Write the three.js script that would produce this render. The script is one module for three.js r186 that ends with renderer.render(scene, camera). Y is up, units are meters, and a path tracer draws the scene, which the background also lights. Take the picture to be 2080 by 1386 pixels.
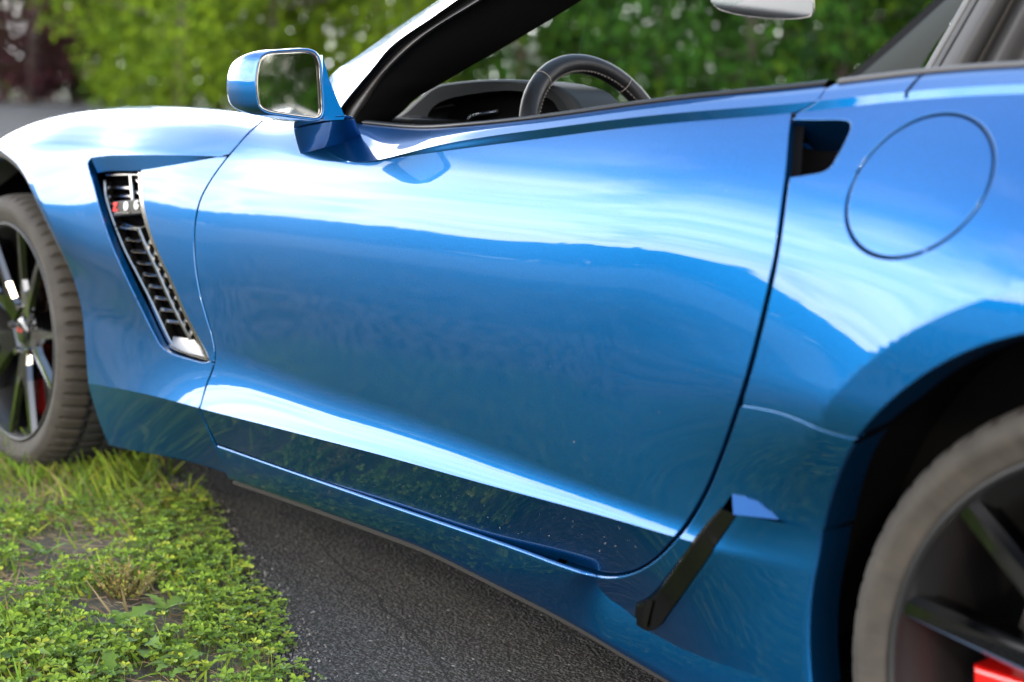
import * as THREE from 'three';
import { RoundedBoxGeometry } from 'three/addons/geometries/RoundedBoxGeometry.js';
import { FontLoader } from 'three/addons/loaders/FontLoader.js';
import { TextGeometry } from 'three/addons/geometries/TextGeometry.js';
import { ImprovedNoise } from 'three/addons/math/ImprovedNoise.js';

// ---------------------------------------------------------------- camera, sky, sun, exposure
// Metres. x runs along the car (front is -x), y is up, z points from the car towards the photographer.
const scene = new THREE.Scene();
const F = 2889, CX = 1040, CY = 693;                                  // focal length of the photograph in its own pixels (a 50 mm lens)
const camera = new THREE.PerspectiveCamera(2 * Math.atan(CY / F) * 180 / Math.PI, 2080 / 1386, 0.05, 900);
camera.position.set(0.54528, 0.92015, 1.32411);
camera.rotation.set(-0.168428, 0.834010, 0.041954, 'YXZ');
camera.updateMatrixWorld(true);
camera.focus = 2.25;
camera.userData.fStop = 2.6;

const noise = new ImprovedNoise();
const fbm = (x, y, z, n = 5) => { let s = 0, a = 0.5; for (let i = 0; i < n; i++) { s += a * noise.noise(x, y, z); x *= 2.03; y *= 2.03; z *= 2.03; a *= 0.5; } return s; };
const sstep = (a, b, x) => { const t = Math.min(1, Math.max(0, (x - a) / (b - a))); return t * t * (3 - 2 * t); };
const lerp = (a, b, t) => a + (b - a) * t;
function rng(seed) { return () => { seed = (seed + 0x6d2b79f5) | 0; let t = Math.imul(seed ^ (seed >>> 15), 1 | seed); t = (t + Math.imul(t ^ (t >>> 7), 61 | t)) ^ t; return ((t ^ (t >>> 14)) >>> 0) / 4294967296; }; }

const SUN_DIR = new THREE.Vector3(0.60, 0.42, 0.62).normalize();
{ // late-afternoon sky: blue overhead, banks of sunlit cloud lower down
  const W = 2048, H = 1024, data = new Float32Array(W * H * 4);
  for (let r = 0; r < H; r++) {
    const el = ((r + 0.5) / H - 0.5) * Math.PI, y = Math.sin(el), c = Math.cos(el);
    for (let k = 0; k < W; k++) {
      const az = ((k + 0.5) / W - 0.5) * 2 * Math.PI, x = Math.cos(az) * c, z = Math.sin(az) * c;
      const h = Math.max(0, y), t = Math.pow(1 - h, 3.2);
      let R = lerp(3.1, 6.4, t), G = lerp(4.4, 7.0, t), B = lerp(6.6, 7.6, t);
      const s = Math.max(0, x * SUN_DIR.x + y * SUN_DIR.y + z * SUN_DIR.z), glow = Math.pow(s, 10) * 1.2;
      R += glow; G += glow * 0.85; B += glow * 0.6;
      const q = 1 / (h + 0.16), u = x * q, w = z * q;                  // clouds on a flat layer, stretched towards the horizon
      const n1 = fbm(u * 0.62 + 3.1, w * 0.62 + 7.7, 0.4, 6), n2 = fbm(u * 0.55 - 0.9 * w * 0.3 + 11, w * 2.4 + 4.2, 2.3, 5);
      const cover = lerp(0.56, -0.60, sstep(0.16, 0.70, h));
      let m = sstep(-0.16, 0.20, n1 + cover * 0.55) * 0.85 + sstep(-0.02, 0.34, n2 + cover * 0.42) * 0.4;
      m = Math.min(1, m) * sstep(-0.02, 0.05, y);
      const shade = lerp(0.66, 1.0, sstep(-0.25, 0.35, fbm(u * 2.1 + 1.3, w * 2.1 + 9.2, 5.1, 4) + 0.12));
      const L = 30 * shade;
      R = lerp(R, L, m); G = lerp(G, L * 0.975, m); B = lerp(B, L * 0.965, m);
      if (y < 0) { R = 0.25; G = 0.25; B = 0.2; }
      data.set([R, G, B, 1], (r * W + k) * 4);
    }
  }
  const sky = new THREE.DataTexture(data, W, H, THREE.RGBAFormat, THREE.FloatType);
  sky.mapping = THREE.EquirectangularReflectionMapping; sky.magFilter = THREE.LinearFilter; sky.needsUpdate = true;
  scene.background = sky; scene.environment = sky;
}
const sun = new THREE.DirectionalLight(new THREE.Color().setRGB(1, 0.84, 0.60), 5.0);
sun.position.copy(SUN_DIR).multiplyScalar(30); sun.castShadow = true; sun.shadow.radius = 9;
Object.assign(sun.shadow.camera, { left: -8, right: 8, top: 8, bottom: -8, near: 1, far: 80 }); sun.shadow.mapSize.set(4096, 4096);
scene.add(sun, sun.target);
const renderer = new THREE.WebGLRenderer();
renderer.toneMapping = THREE.LinearToneMapping;
renderer.toneMappingExposure = 0.385;
renderer.shadowMap.enabled = true;

// ---------------------------------------------------------------- helpers
const V = (x, y, z) => new THREE.Vector3(x, y, z);
const M4 = camera.matrixWorld, EYE = camera.position.clone();
// a photo pixel gives a direction; the distance comes from the plane it is laid on
const ray = (px, py) => V((px - CX) / F, -(py - CY) / F, -1).transformDirection(M4);
const atZ = (px, py, z = 0) => { const d = ray(px, py); return EYE.clone().addScaledVector(d, (z - EYE.z) / d.z); };
const atY = (px, py, y = 0) => { const d = ray(px, py); return EYE.clone().addScaledVector(d, (y - EYE.y) / d.y); };
const atPlane = (px, py, p, n) => { const d = ray(px, py); return EYE.clone().addScaledVector(d, p.clone().sub(EYE).dot(n) / d.dot(n)); };
const INV = M4.clone().invert();
const proj = (p) => { const q = p.clone().applyMatrix4(INV); return [CX + F * q.x / -q.z, CY - F * q.y / -q.z]; };

class MB { // collects triangles for one mesh
  constructor() { this.p = []; this.n = []; this.t = []; this.i = []; this.c = null; }
  v(p, n, u = 0, w = 0) { this.p.push(p.x, p.y, p.z); this.n.push(n.x, n.y, n.z); this.t.push(u, w); return this.p.length / 3 - 1; }
  tri(a, b, c) { this.i.push(a, b, c); }
  quad(a, b, c, d) { this.i.push(a, b, c, a, c, d); }
  geo(g, m) {
    g = g.clone(); if (m) g.applyMatrix4(m);
    const b = this.p.length / 3, P = g.attributes.position, N = g.attributes.normal, T = g.attributes.uv;
    for (let k = 0; k < P.count; k++) { this.p.push(P.getX(k), P.getY(k), P.getZ(k)); this.n.push(N.getX(k), N.getY(k), N.getZ(k)); this.t.push(T ? T.getX(k) : 0, T ? T.getY(k) : 0); }
    if (g.index) for (let k = 0; k < g.index.count; k++) this.i.push(b + g.index.getX(k)); else for (let k = 0; k < P.count; k++) this.i.push(b + k);
    return this;
  }
  // a surface through rows of points (grid[r][c]); normals smooth
  grid(rows, closed = false, flip = false) {
    const R = rows.length, C = rows[0].length, b = this.p.length / 3, nn = [];
    for (let r = 0; r < R; r++) for (let c = 0; c < C; c++) {
      const c0 = closed ? (c + C - 1) % C : Math.max(0, c - 1), c1 = closed ? (c + 1) % C : Math.min(C - 1, c + 1);
      const du = rows[r][c1].clone().sub(rows[r][c0]), dv = rows[Math.min(R - 1, r + 1)][c].clone().sub(rows[Math.max(0, r - 1)][c]);
      const n = du.cross(dv); if (flip) n.negate(); n.normalize(); nn.push(n);
      this.v(rows[r][c], n, c / (C - 1), r / (R - 1));
    }
    const CC = closed ? C : C - 1;
    for (let r = 0; r < R - 1; r++) for (let c = 0; c < CC; c++) {
      const a = b + r * C + c, d = b + r * C + (c + 1) % C, e = a + C, f = d + C;
      if (flip) this.i.push(a, e, d, d, e, f); else this.i.push(a, d, e, d, f, e);
    }
    return this;
  }
  fan(ring, n) { // flat cap over a ring, wound to face along n
    const c = ring.reduce((s, p) => s.add(p), V(0, 0, 0)).multiplyScalar(1 / ring.length), q = V(0, 0, 0);
    for (let k = 0; k < ring.length; k++) q.add(ring[k].clone().sub(c).cross(ring[(k + 1) % ring.length].clone().sub(c)));
    const flip = q.dot(n) < 0, a = this.v(c, n), b = ring.map((p) => this.v(p, n));
    for (let k = 0; k < b.length; k++) { const e = b[(k + 1) % b.length]; if (flip) this.tri(a, e, b[k]); else this.tri(a, b[k], e); }
    return this;
  }
  build() {
    const P = this.p, Q = this.n, I = this.i; // wind every face to agree with its normals
    for (let k = 0; k < I.length; k += 3) {
      const a = I[k] * 3, b = I[k + 1] * 3, c = I[k + 2] * 3, ux = P[b] - P[a], uy = P[b + 1] - P[a + 1], uz = P[b + 2] - P[a + 2], vx = P[c] - P[a], vy = P[c + 1] - P[a + 1], vz = P[c + 2] - P[a + 2];
      const d = (uy * vz - uz * vy) * (Q[a] + Q[b] + Q[c]) + (uz * vx - ux * vz) * (Q[a + 1] + Q[b + 1] + Q[c + 1]) + (ux * vy - uy * vx) * (Q[a + 2] + Q[b + 2] + Q[c + 2]);
      if (d < 0) { const t = I[k + 1]; I[k + 1] = I[k + 2]; I[k + 2] = t; }
    }
    const g = new THREE.BufferGeometry();
    g.setAttribute('position', new THREE.Float32BufferAttribute(this.p, 3)); g.setAttribute('normal', new THREE.Float32BufferAttribute(this.n, 3));
    g.setAttribute('uv', new THREE.Float32BufferAttribute(this.t, 2)); if (this.c) g.setAttribute('color', new THREE.Float32BufferAttribute(this.c, 3));
    g.setIndex(this.i); return g;
  }
}
const used = {};
function numbered(name) { const k = used[name] = (used[name] ?? -1) + 1; return k ? name + '_' + String(k).padStart(3, '0') : name; }
function add(name, g, mat, parent = scene, data) {
  const m = new THREE.Mesh(g instanceof MB ? g.build() : g, mat); m.castShadow = m.receiveShadow = true;
  m.name = parent === scene ? numbered(name) : name; if (data) Object.assign(m.userData, data); parent.add(m); return m;
}
function group(name, parent = scene, data) { const g = new THREE.Group(); g.name = parent === scene ? numbered(name) : name; if (data) Object.assign(g.userData, data); parent.add(g); return g; }
const spl = (pts, step = 6) => { // smooth polyline through pixel points
  const c = new THREE.CatmullRomCurve3(pts.map((p) => V(p[0], p[1], p[2] ?? 0)), false, 'centripetal'), n = Math.max(2, Math.round(c.getLength() / step)); return c.getPoints(n).map((p) => [p.x, p.y, p.z]);
};
const offs = (pts, d) => pts.map((p, k) => { // shift a polyline sideways (to its right for d > 0)
  const a = pts[Math.max(0, k - 1)], b = pts[Math.min(pts.length - 1, k + 1)], dx = b[0] - a[0], dy = b[1] - a[1], l = Math.hypot(dx, dy) || 1; return [p[0] - dy / l * d, p[1] + dx / l * d, p[2] ?? 0];
});
const col = (r, g, b) => new THREE.Color().setRGB(r, g, b);
const std = (o) => new THREE.MeshStandardMaterial(o), phy = (o) => new THREE.MeshPhysicalMaterial(o);
function tex(w, h, f, srgb = false) { // f(x, y) -> [r, g, b] in 0..1
  const d = new Uint8Array(w * h * 4); for (let y = 0; y < h; y++) for (let x = 0; x < w; x++) { const c = f(x, y); d.set([c[0] * 255, c[1] * 255, c[2] * 255, 255], (y * w + x) * 4); }
  const t = new THREE.DataTexture(d, w, h, THREE.RGBAFormat); t.magFilter = THREE.LinearFilter; t.minFilter = THREE.LinearMipmapLinearFilter; t.generateMipmaps = true; t.wrapS = t.wrapT = THREE.RepeatWrapping; if (srgb) t.colorSpace = THREE.SRGBColorSpace; t.needsUpdate = true; return t;
}

// ---------------------------------------------------------------- materials of the car
const flake = (() => { const R = rng(91), t = tex(1024, 1024, () => { const r = R(), v = 0.62 + 0.30 * R() + (r > 0.93 ? 0.34 * R() : 0); return [Math.min(1, v), Math.min(1, v), Math.min(1, v)]; }); t.repeat.set(1.4, 1.4); return t; })();
const paint = phy({ name: 'blue_metallic_paint', map: flake, color: col(0.0024, 0.108, 0.315), metalness: 1, roughness: 0.43, clearcoat: 1, clearcoatRoughness: 0.015 });
const gapBlack = phy({ name: 'black_gap', color: col(0.002, 0.002, 0.0024), roughness: 0.9, specularIntensity: 0.1 });
const blackTrim = phy({ name: 'black_plastic', color: col(0.006, 0.006, 0.0065), roughness: 0.45, specularIntensity: 0.5 });
const greyTrim = std({ name: 'worn_grey_plastic', color: col(0.07, 0.067, 0.065), roughness: 0.7 });
const glossBlack = phy({ name: 'gloss_black', color: col(0.006, 0.006, 0.007), roughness: 0.25, clearcoat: 1, clearcoatRoughness: 0.03 });
const chrome = std({ name: 'dark_chrome', color: col(0.30, 0.29, 0.275), metalness: 1, roughness: 0.16 });

// ---------------------------------------------------------------- the body side as one surface, P(x, v): x along the car, v from row to row up the section
// Each row: y, z and the angle of the surface (0 faces sideways, 90 faces up) below and above it.
const RAD = Math.PI / 180;
const CREASE = [[-200, 730], [195, 780], [300, 800], [405, 830], [600, 880], [860, 948], [1100, 1017], [1360, 1085], [1440, 1110]].map(([x, y]) => atZ(x, y, -0.003));
const BELT = [[747, 331], [946, 306], [1208, 269], [1390, 249], [1612, 229], [1838, 203], [2080, 188]].map(([x, y]) => atZ(x, y, -0.085));
const WSTRIP = [[720, 250], [800, 261], [900, 261], [1000, 258], [1200, 235], [1390, 207], [1670, 177], [1840, 154], [2080, 133]].map(([x, y]) => atZ(x, y, -0.13));
const lin = (pts, x) => { if (x <= pts[0].x) return pts[0].y; for (let k = 1; k < pts.length; k++) if (x <= pts[k].x) return lerp(pts[k - 1].y, pts[k].y, (x - pts[k - 1].x) / (pts[k].x - pts[k - 1].x)); return pts[pts.length - 1].y; };
const STX = [-3.4, -2.95, -2.7, -2.4, -2.15, -1.9, -1.75, -1.6, -1.4, -1.2, -0.95, -0.7, -0.52, -0.38, -0.2, 0.05, 0.35, 0.8];
const at = (tab, x) => { if (x <= tab[0][0]) return tab[0][1]; for (let k = 1; k < tab.length; k++) if (x <= tab[k][0]) { const t = (x - tab[k - 1][0]) / (tab[k][0] - tab[k - 1][0]); return lerp(tab[k - 1][1], tab[k][1], t * t * (3 - 2 * t)); } return tab[tab.length - 1][1]; };
const ST = STX.map((x) => {
  const r = [];
  const yD = x < -0.45 ? lin(CREASE, x) : 0.395, zD = at([[-2.4, 0.004], [-2.1, 0.0], [-1.75, -0.004], [-0.7, -0.004], [-0.45, -0.008], [-0.2, 0.004]], x);
  const aDm = at([[-2.3, -3], [-2.05, -10], [-1.8, -19], [-0.72, -22], [-0.58, -11], [-0.48, 0], [-0.2, 0]], x);
  const aDp = at([[-2.3, 1], [-2.0, 8], [-1.82, 18], [-1.68, 31], [-1.2, 30], [-0.8, 27], [-0.58, 21], [-0.45, 2], [-0.2, 0]], x);
  const yA = at([[-2.2, 0.165], [-1.9, 0.19], [-1.6, 0.20], [-0.9, 0.20], [-0.5, 0.17], [0, 0.165]], x);
  r.push([yA, zD + (yD - yA) * Math.tan(aDm * RAD), aDm, aDm], [yD, zD, aDm, aDp]);
  const yE = at([[-2.3, 0.43], [-1.75, 0.44], [-1.2, 0.43], [-0.9, 0.421], [-0.6, 0.408], [-0.4, 0.42]], x), aE = at([[-2.2, 0], [-1.8, -1], [-1.5, -3], [-0.7, -3], [-0.4, -1], [0, 0]], x);
  let z = zD - (yE - yD) * Math.tan((aDp + aE) * 0.5 * RAD); r.push([yE, z, aE, aE]);
  // the smooth flank: height and angle
  const yJ = at([[-3.4, 0.59], [-2.95, 0.682], [-2.7, 0.792], [-2.4, 0.835], [-2.15, 0.835], [-1.9, 0.825], [-1.6, 0.808], [-1.4, 0.806]], x), yb = x > -1.36 ? lin(BELT, x) : yJ;
  const aJ = at([[-2.7, 50], [-2.3, 47], [-1.9, 38], [-1.6, 29], [-1.3, 27], [-0.95, 33], [-0.7, 38], [-0.5, 41], [0, 44]], x);
  const k = yJ < 0.8 ? (yJ - 0.43) / (0.81 - 0.43) : 1, Y = (y) => 0.43 + (y - 0.43) * k;
  const aH = at([[-2.4, 14], [-1.8, 12], [-1.0, 8.2], [-0.7, 5.6], [-0.5, 4]], x), yI = lerp(Y(0.735), yb, 0.5), fl = [[Y(0.55), at([[-2.2, 0], [-1.5, -2], [-0.7, -2], [-0.3, 0]], x)], [Y(0.655), at([[-1.7, 3.5], [-1.0, 1.8], [-0.7, 0.5], [-0.5, -0.3]], x)], [Y(0.735), aH], [yI, lerp(aH, aJ, 0.52)], [yb, aJ]];
  let [py, , pa] = [yE, z, aE];
  for (const [y, a] of fl) { z -= (y - py) * Math.tan((a + pa) * 0.5 * RAD); r.push([y, z, a, a]); py = y; pa = a; }
  const J = r[r.length - 1], zJ = J[1];
  if (x < -1.45) { // over the crown of the wing
    const yT = at([[-3.4, 0.62], [-2.95, 0.718], [-2.7, 0.820], [-2.45, 0.866], [-2.2, 0.874], [-1.9, 0.868], [-1.6, 0.852]], x), aK = at([[-2.3, 84], [-1.9, 76], [-1.6, 52]], x), zK = zJ - (yT - yb) * Math.tan((aJ + Math.min(aK, 74)) * 0.5 * RAD);
    r.push([yT - 0.006, zK, aK, aK]);
    const f = sstep(-1.85, -1.5, x);
    r.push([lerp(yT + 0.002, yT + 0.012, f), zK - lerp(0.06, 0.02, f), lerp(94, 62, f), lerp(94, 62, f)], [lerp(yT - 0.016, 0.871, f), zK - lerp(0.24, 0.045, f), lerp(98, 66, f), lerp(98, 66, f)]);
  } else { // the step and the shelf under the window
    const st = at([[-1.36, 0.002], [-1.2, 0.008], [-1.05, 0.013], [-0.6, 0.012], [-0.4, 0.010]], x), aS = at([[-1.4, 28], [-1.28, -6], [-1.0, -18], [-0.6, -16], [-0.45, 4], [0, 10]], x), yM = lin(WSTRIP, x);
    J[3] = aS; const zK = zJ - st * Math.tan(aS * RAD), aM = at([[-1.4, 56], [-1.1, 52], [-0.4, 50]], x), yK = yb + st;
    r.push([yK, zK, aS, aM], [lerp(yK, yM, 0.5), zK - (yM - yK) * 0.5 * Math.tan(aM * RAD), aM, aM], [yM, zK - (yM - yK) * Math.tan((aM + 4) * RAD), aM + 6, aM + 6]);
  }
  return r;
});
const NR = ST[0].length;
function naturalSpline(xs, ys) {
  const n = xs.length, a = new Float64Array(n), c = new Float64Array(n), l = new Float64Array(n).fill(1), mu = new Float64Array(n), zz = new Float64Array(n);
  for (let i = 1; i < n - 1; i++) { const h0 = xs[i] - xs[i - 1], h1 = xs[i + 1] - xs[i]; a[i] = 3 * ((ys[i + 1] - ys[i]) / h1 - (ys[i] - ys[i - 1]) / h0); l[i] = 2 * (xs[i + 1] - xs[i - 1]) - h0 * mu[i - 1]; mu[i] = h1 / l[i]; zz[i] = (a[i] - h0 * zz[i - 1]) / l[i]; }
  for (let i = n - 2; i >= 0; i--) c[i] = zz[i] - mu[i] * c[i + 1];
  return (x) => { let i = 0; while (i < n - 2 && x > xs[i + 1]) i++; const h = xs[i + 1] - xs[i], t = x - xs[i], b = (ys[i + 1] - ys[i]) / h - h * (c[i + 1] + 2 * c[i]) / 3, d = (c[i + 1] - c[i]) / (3 * h); return ys[i] + b * t + c[i] * t * t + d * t * t * t; };
}
const SP = []; for (let r = 0; r < NR; r++) SP.push([0, 1, 2, 3].map((q) => naturalSpline(STX, ST.map((s) => s[r][q]))));
const rowCache = new Map();
function rowsAt(x) { const key = Math.round(x * 1e5); let r = rowCache.get(key); if (!r) { if (rowCache.size > 60000) rowCache.clear(); r = SP.map((s) => s.map((f) => f(x))); rowCache.set(key, r); } return r; }
const REAR = [0, 0.338], FRONT = [-2.71, 0.327], RCR = 0.444, RCF = 0.457; // wheel centres; radius of the crease round each arch
function flare(x, y, band) {
  let s = 0;
  for (const [c, A, W, y0, y1, RC] of [[REAR, 0.034, 0.32, 0.42, 0.62, RCR], [FRONT, 0.022, 0.22, 0.5, 0.68, RCF]]) {
    const r = Math.hypot(x - c[0], y - c[1]), t = band ? 1 : Math.max(0, 1 - Math.max(0, r - RC) / W); s += A * t * t * (r < RC + W ? 1 : 0) * sstep(y0, y1, y);
  }
  return s;
}
const ventRaise = (x, y) => 0.013 * (1 - sstep(-2.12, -1.70, x)) * sstep(0.42, 0.60, y) * (1 - sstep(0.78, 0.86, y));
// opt.band: the flat band round an arch; opt.vent: the forward part of the wing stands proud of the vent
function P(x, v, opt) {
  const R = rowsAt(x), k = Math.min(NR - 2, Math.max(0, Math.floor(v))), t = v - k, a = R[k], b = R[k + 1], L = Math.hypot(b[0] - a[0], b[1] - a[1]);
  const h00 = 2 * t ** 3 - 3 * t * t + 1, h10 = t ** 3 - 2 * t * t + t, h01 = -2 * t ** 3 + 3 * t * t, h11 = t ** 3 - t * t;
  const ca = Math.cos(a[3] * RAD), sa = Math.sin(a[3] * RAD), cb = Math.cos(b[2] * RAD), sb = Math.sin(b[2] * RAD);
  const y = h00 * a[0] + h10 * ca * L + h01 * b[0] + h11 * cb * L; let z = h00 * a[1] - h10 * sa * L + h01 * b[1] - h11 * sb * L;
  z += flare(x, y, opt?.band) * (1 - sstep(8, 9.5, v)); if (opt?.vent) z += ventRaise(x, y); if (opt?.lift) z += opt.lift * (1 - sstep(-0.62, -0.5, x)) * (1 - sstep(0.30, 0.40, y));
  return V(x, y, z);
}
function N(x, v, opt) { const e = 0.0015, f = 0.015, k = Math.floor(v + 1e-6), v0 = Math.max(k + 1e-4, v - f), v1 = Math.min(Math.min(NR - 1, k + 1) - 1e-4, v + f); const du = P(x + e, v, opt).sub(P(x - e, v, opt)), dv = P(x, v1, opt).sub(P(x, v0, opt)); return du.cross(dv).normalize(); }
// pixel -> (x, v) on the body
const SEED = []; for (let x = -3.3; x <= 0.75; x += 0.05) for (let v = 0; v <= NR - 1; v += 0.25) { const p = P(x, v), n = N(x, Math.min(v, NR - 1.01)); if (n.dot(EYE.clone().sub(p)) > 0.02) SEED.push([...proj(p), x, v]); }
function uvPx(px, py, opt) {
  let b = null, bd = 1e9; for (const s of SEED) { const d = (s[0] - px) ** 2 + (s[1] - py) ** 2; if (d < bd) { bd = d; b = s; } }
  let [, , x, v] = b;
  for (let k = 0; k < 30; k++) {
    const q = proj(P(x, v, opt)), ex = q[0] - px, ey = q[1] - py; if (Math.abs(ex) + Math.abs(ey) < 0.02) break;
    const h = 1e-4, qx = proj(P(x + h, v, opt)), f = v > NR - 1.01 ? -1e-3 : 1e-3, qv = proj(P(x, v + f, opt)), a = (qx[0] - q[0]) / h, b2 = (qv[0] - q[0]) / f, c = (qx[1] - q[1]) / h, d = (qv[1] - q[1]) / f, D = a * d - b2 * c;
    if (Math.abs(D) < 1) break;
    x -= Math.max(-0.06, Math.min(0.06, (ex * d - ey * b2) / D)) * 0.9; v -= Math.max(-0.35, Math.min(0.35, (ey * a - ex * c) / D)) * 0.9; v = Math.min(NR - 1, Math.max(0, v)); x = Math.min(0.8, Math.max(-3.4, x));
  }
  return [x, v];
}
function uvXY(x, y) { let a = 0, b = 9; for (let k = 0; k < 40; k++) { const m = (a + b) / 2; if (P(x, m).y < y) a = m; else b = m; } return [x, (a + b) / 2]; }
const onBody = (px, py, lift = 0, opt) => { const [x, v] = uvPx(px, py, opt), p = P(x, v, opt); return lift ? p.addScaledVector(N(x, Math.min(v, NR - 1.001), opt), lift) : p; };
// segments of an outline: S(pixels, edge) traced on the photo; E = has a folded edge
const S = (pts, edge = true, depth, opt) => ({ pts: pts.map(([x, y]) => uvPx(x, y, opt)), edge, depth });
const U = (pts, edge = false) => ({ pts, edge });
const XY = (pts, edge = true, depth) => ({ pts: pts.map(([x, y]) => uvXY(x, y)), edge, depth });
function clipHalf(ring, axis, lim, sign) {
  const out = []; for (let k = 0; k < ring.length; k++) { const a = ring[k], b = ring[(k + 1) % ring.length], da = (a[axis] - lim) * sign, db = (b[axis] - lim) * sign; if (da >= 0) out.push(a); if ((da > 0 && db < 0) || (da < 0 && db > 0)) { const t = da / (da - db); out.push([lerp(a[0], b[0], t), lerp(a[1], b[1], t)]); } } return out;
}
function outline(segs, ccw) {
  const ring = [], edge = [];
  for (const s of segs) s.pts.forEach((p, k) => {
    const q = ring[ring.length - 1], e = s.edge && k < s.pts.length - 1 ? s.depth ?? 1 : 0;
    if (q && Math.hypot(q[0] - p[0], q[1] - p[1]) < 1e-5) { edge[ring.length - 1] = e; return; }
    ring.push(p); edge.push(e);
  });
  let area = 0; ring.forEach((a, k) => { const b = ring[(k + 1) % ring.length]; area += a[0] * b[1] - b[0] * a[1]; });
  if (area > 0 !== ccw) { ring.reverse(); edge.reverse(); edge.push(edge.shift()); }
  return { ring, edge };
}
function panel(mb, segs, opt = {}) { // an edge value of 1 takes the panel's own flange depth, any other value is the depth itself
  let { ring, edge } = outline(segs, true);
  for (const hs of opt.holes ?? []) { // cut a hole: join its outline to the panel's by a bridge without an edge
    const h = outline(hs, false); let bi = 0, bj = 0, bd = 1e9;
    ring.forEach((p, i) => h.ring.forEach((q, j) => { const d = Math.hypot((p[0] - q[0]) * 8, p[1] - q[1]); if (d < bd) { bd = d; bi = i; bj = j; } }));
    const hr = [...h.ring.slice(bj), ...h.ring.slice(0, bj)], he = [...h.edge.slice(bj), ...h.edge.slice(0, bj)];
    ring = [...ring.slice(0, bi + 1), ...hr, hr[0], ...ring.slice(bi)]; edge = [...edge.slice(0, bi), 0, ...he, 0, ...edge.slice(bi)];
  }
  const du = opt.du ?? 0.012, dv = 0.1, x0 = Math.min(...ring.map((p) => p[0])), x1 = Math.max(...ring.map((p) => p[0]));
  for (let i = Math.floor(x0 / du); i * du < x1; i++) {
    let c = clipHalf(clipHalf(ring, 0, i * du, 1), 0, (i + 1) * du, -1); if (c.length < 3) continue;
    const v0 = Math.min(...c.map((p) => p[1])), v1 = Math.max(...c.map((p) => p[1]));
    for (let j = Math.floor(v0 / dv + 1e-9); j * dv < v1; j++) {
      const q = clipHalf(clipHalf(c, 1, j * dv, 1), 1, (j + 1) * dv, -1); if (q.length < 3) continue;
      const pts = q.filter((p, k) => { const o = q[(k + 1) % q.length]; return Math.hypot(p[0] - o[0], p[1] - o[1]) > 1e-7; }); if (pts.length < 3) continue;
      const faces = pts.length === 3 ? [[0, 1, 2]] : pts.length === 4 ? [[0, 1, 2], [0, 2, 3]] : THREE.ShapeUtils.triangulateShape(pts.map((p) => new THREE.Vector2(p[0] * 50, p[1] * 5)), []);
      const ids = pts.map(([x, v]) => mb.v(P(x, v, opt), N(x, Math.min(Math.max(v, j * dv + 0.004), (j + 1) * dv - 0.004), opt), x, P(x, v, opt).y));
      for (const f of faces) { const [a, b, cc] = f.map((k) => pts[k]), s = (b[0] - a[0]) * (cc[1] - a[1]) - (cc[0] - a[0]) * (b[1] - a[1]); if (s > 0) mb.tri(ids[f[0]], ids[f[1]], ids[f[2]]); else mb.tri(ids[f[0]], ids[f[2]], ids[f[1]]); }
    }
  }
  // folded edges: a small radius, then a return flange
  const rr = opt.r ?? 0.0015, depth = opt.depth ?? 0.014, n = ring.length;
  const frame = ring.map((p, k) => {
    const nn = N(p[0], Math.min(Math.max(p[1], 0.001), NR - 1.001), opt), P0 = P(p[0], p[1], opt), pa = ring[(k + n - 1) % n], pb = ring[(k + 1) % n];
    const tg = P(pb[0], pb[1], opt).sub(P(pa[0], pa[1], opt)).normalize(); return { P0, nn, b: tg.clone().cross(nn).normalize() };
  });
  for (let k = 0; k < n; k++) {
    if (!edge[k]) continue; const A = frame[k], B = frame[(k + 1) % n], fold = edge[k] === 1 ? depth : edge[k]; let pa, pb;
    for (let s = 0; s <= 5; s++) {
      const th = Math.min(s, 4) / 4 * Math.PI / 2, put = (f) => { const p = f.P0.clone().addScaledVector(f.b, rr * Math.sin(th)).addScaledVector(f.nn, -rr * (1 - Math.cos(th)) - (s === 5 ? fold : 0)), nn = f.nn.clone().multiplyScalar(Math.cos(th)).addScaledVector(f.b, Math.sin(th)); return mb.v(p, nn, p.x, p.y); };
      const a = put(A), b = put(B); if (s) mb.quad(pa, a, b, pb); pa = a; pb = b;
    }
  }
  return mb;
}
const car = group('sports_car', scene, { label: 'metallic blue convertible sports car parked with its top down and window lowered', category: 'car' });

// seams traced on the photo
const seamFront = [[462, 968], [438, 905], [420, 862], [405, 830], [418, 785], [433, 745], [436, 718], [430, 680], [418, 640], [405, 590], [397, 540], [394, 490], [397, 445], [407, 405], [424, 372], [447, 338], [478, 300], [505, 270], [532, 246]];
const seamF = [...[[462, 968], [450, 935], [438, 905], [420, 866], [405, 830]], ...spl(seamFront.slice(3)).slice(1)];
const seamR = spl([[1612, 231], [1607, 270], [1601, 340], [1592, 410], [1578, 510], [1562, 590], [1541, 680], [1517, 770], [1487, 865], [1462, 935], [1432, 1005], [1400, 1060], [1370, 1098], [1335, 1135], [1300, 1158], [1262, 1169], [1225, 1168], [1180, 1155], [1130, 1139]]);
const doorBottom = spl([[1130, 1141], [1060, 1117], [915, 1064.5], [800, 1025], [690, 987], [560, 943], [440, 900]]);
const topSeam = spl([[1612, 231], [1640, 219], [1658, 206], [1670, 192], [1678, 178]]);

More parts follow.
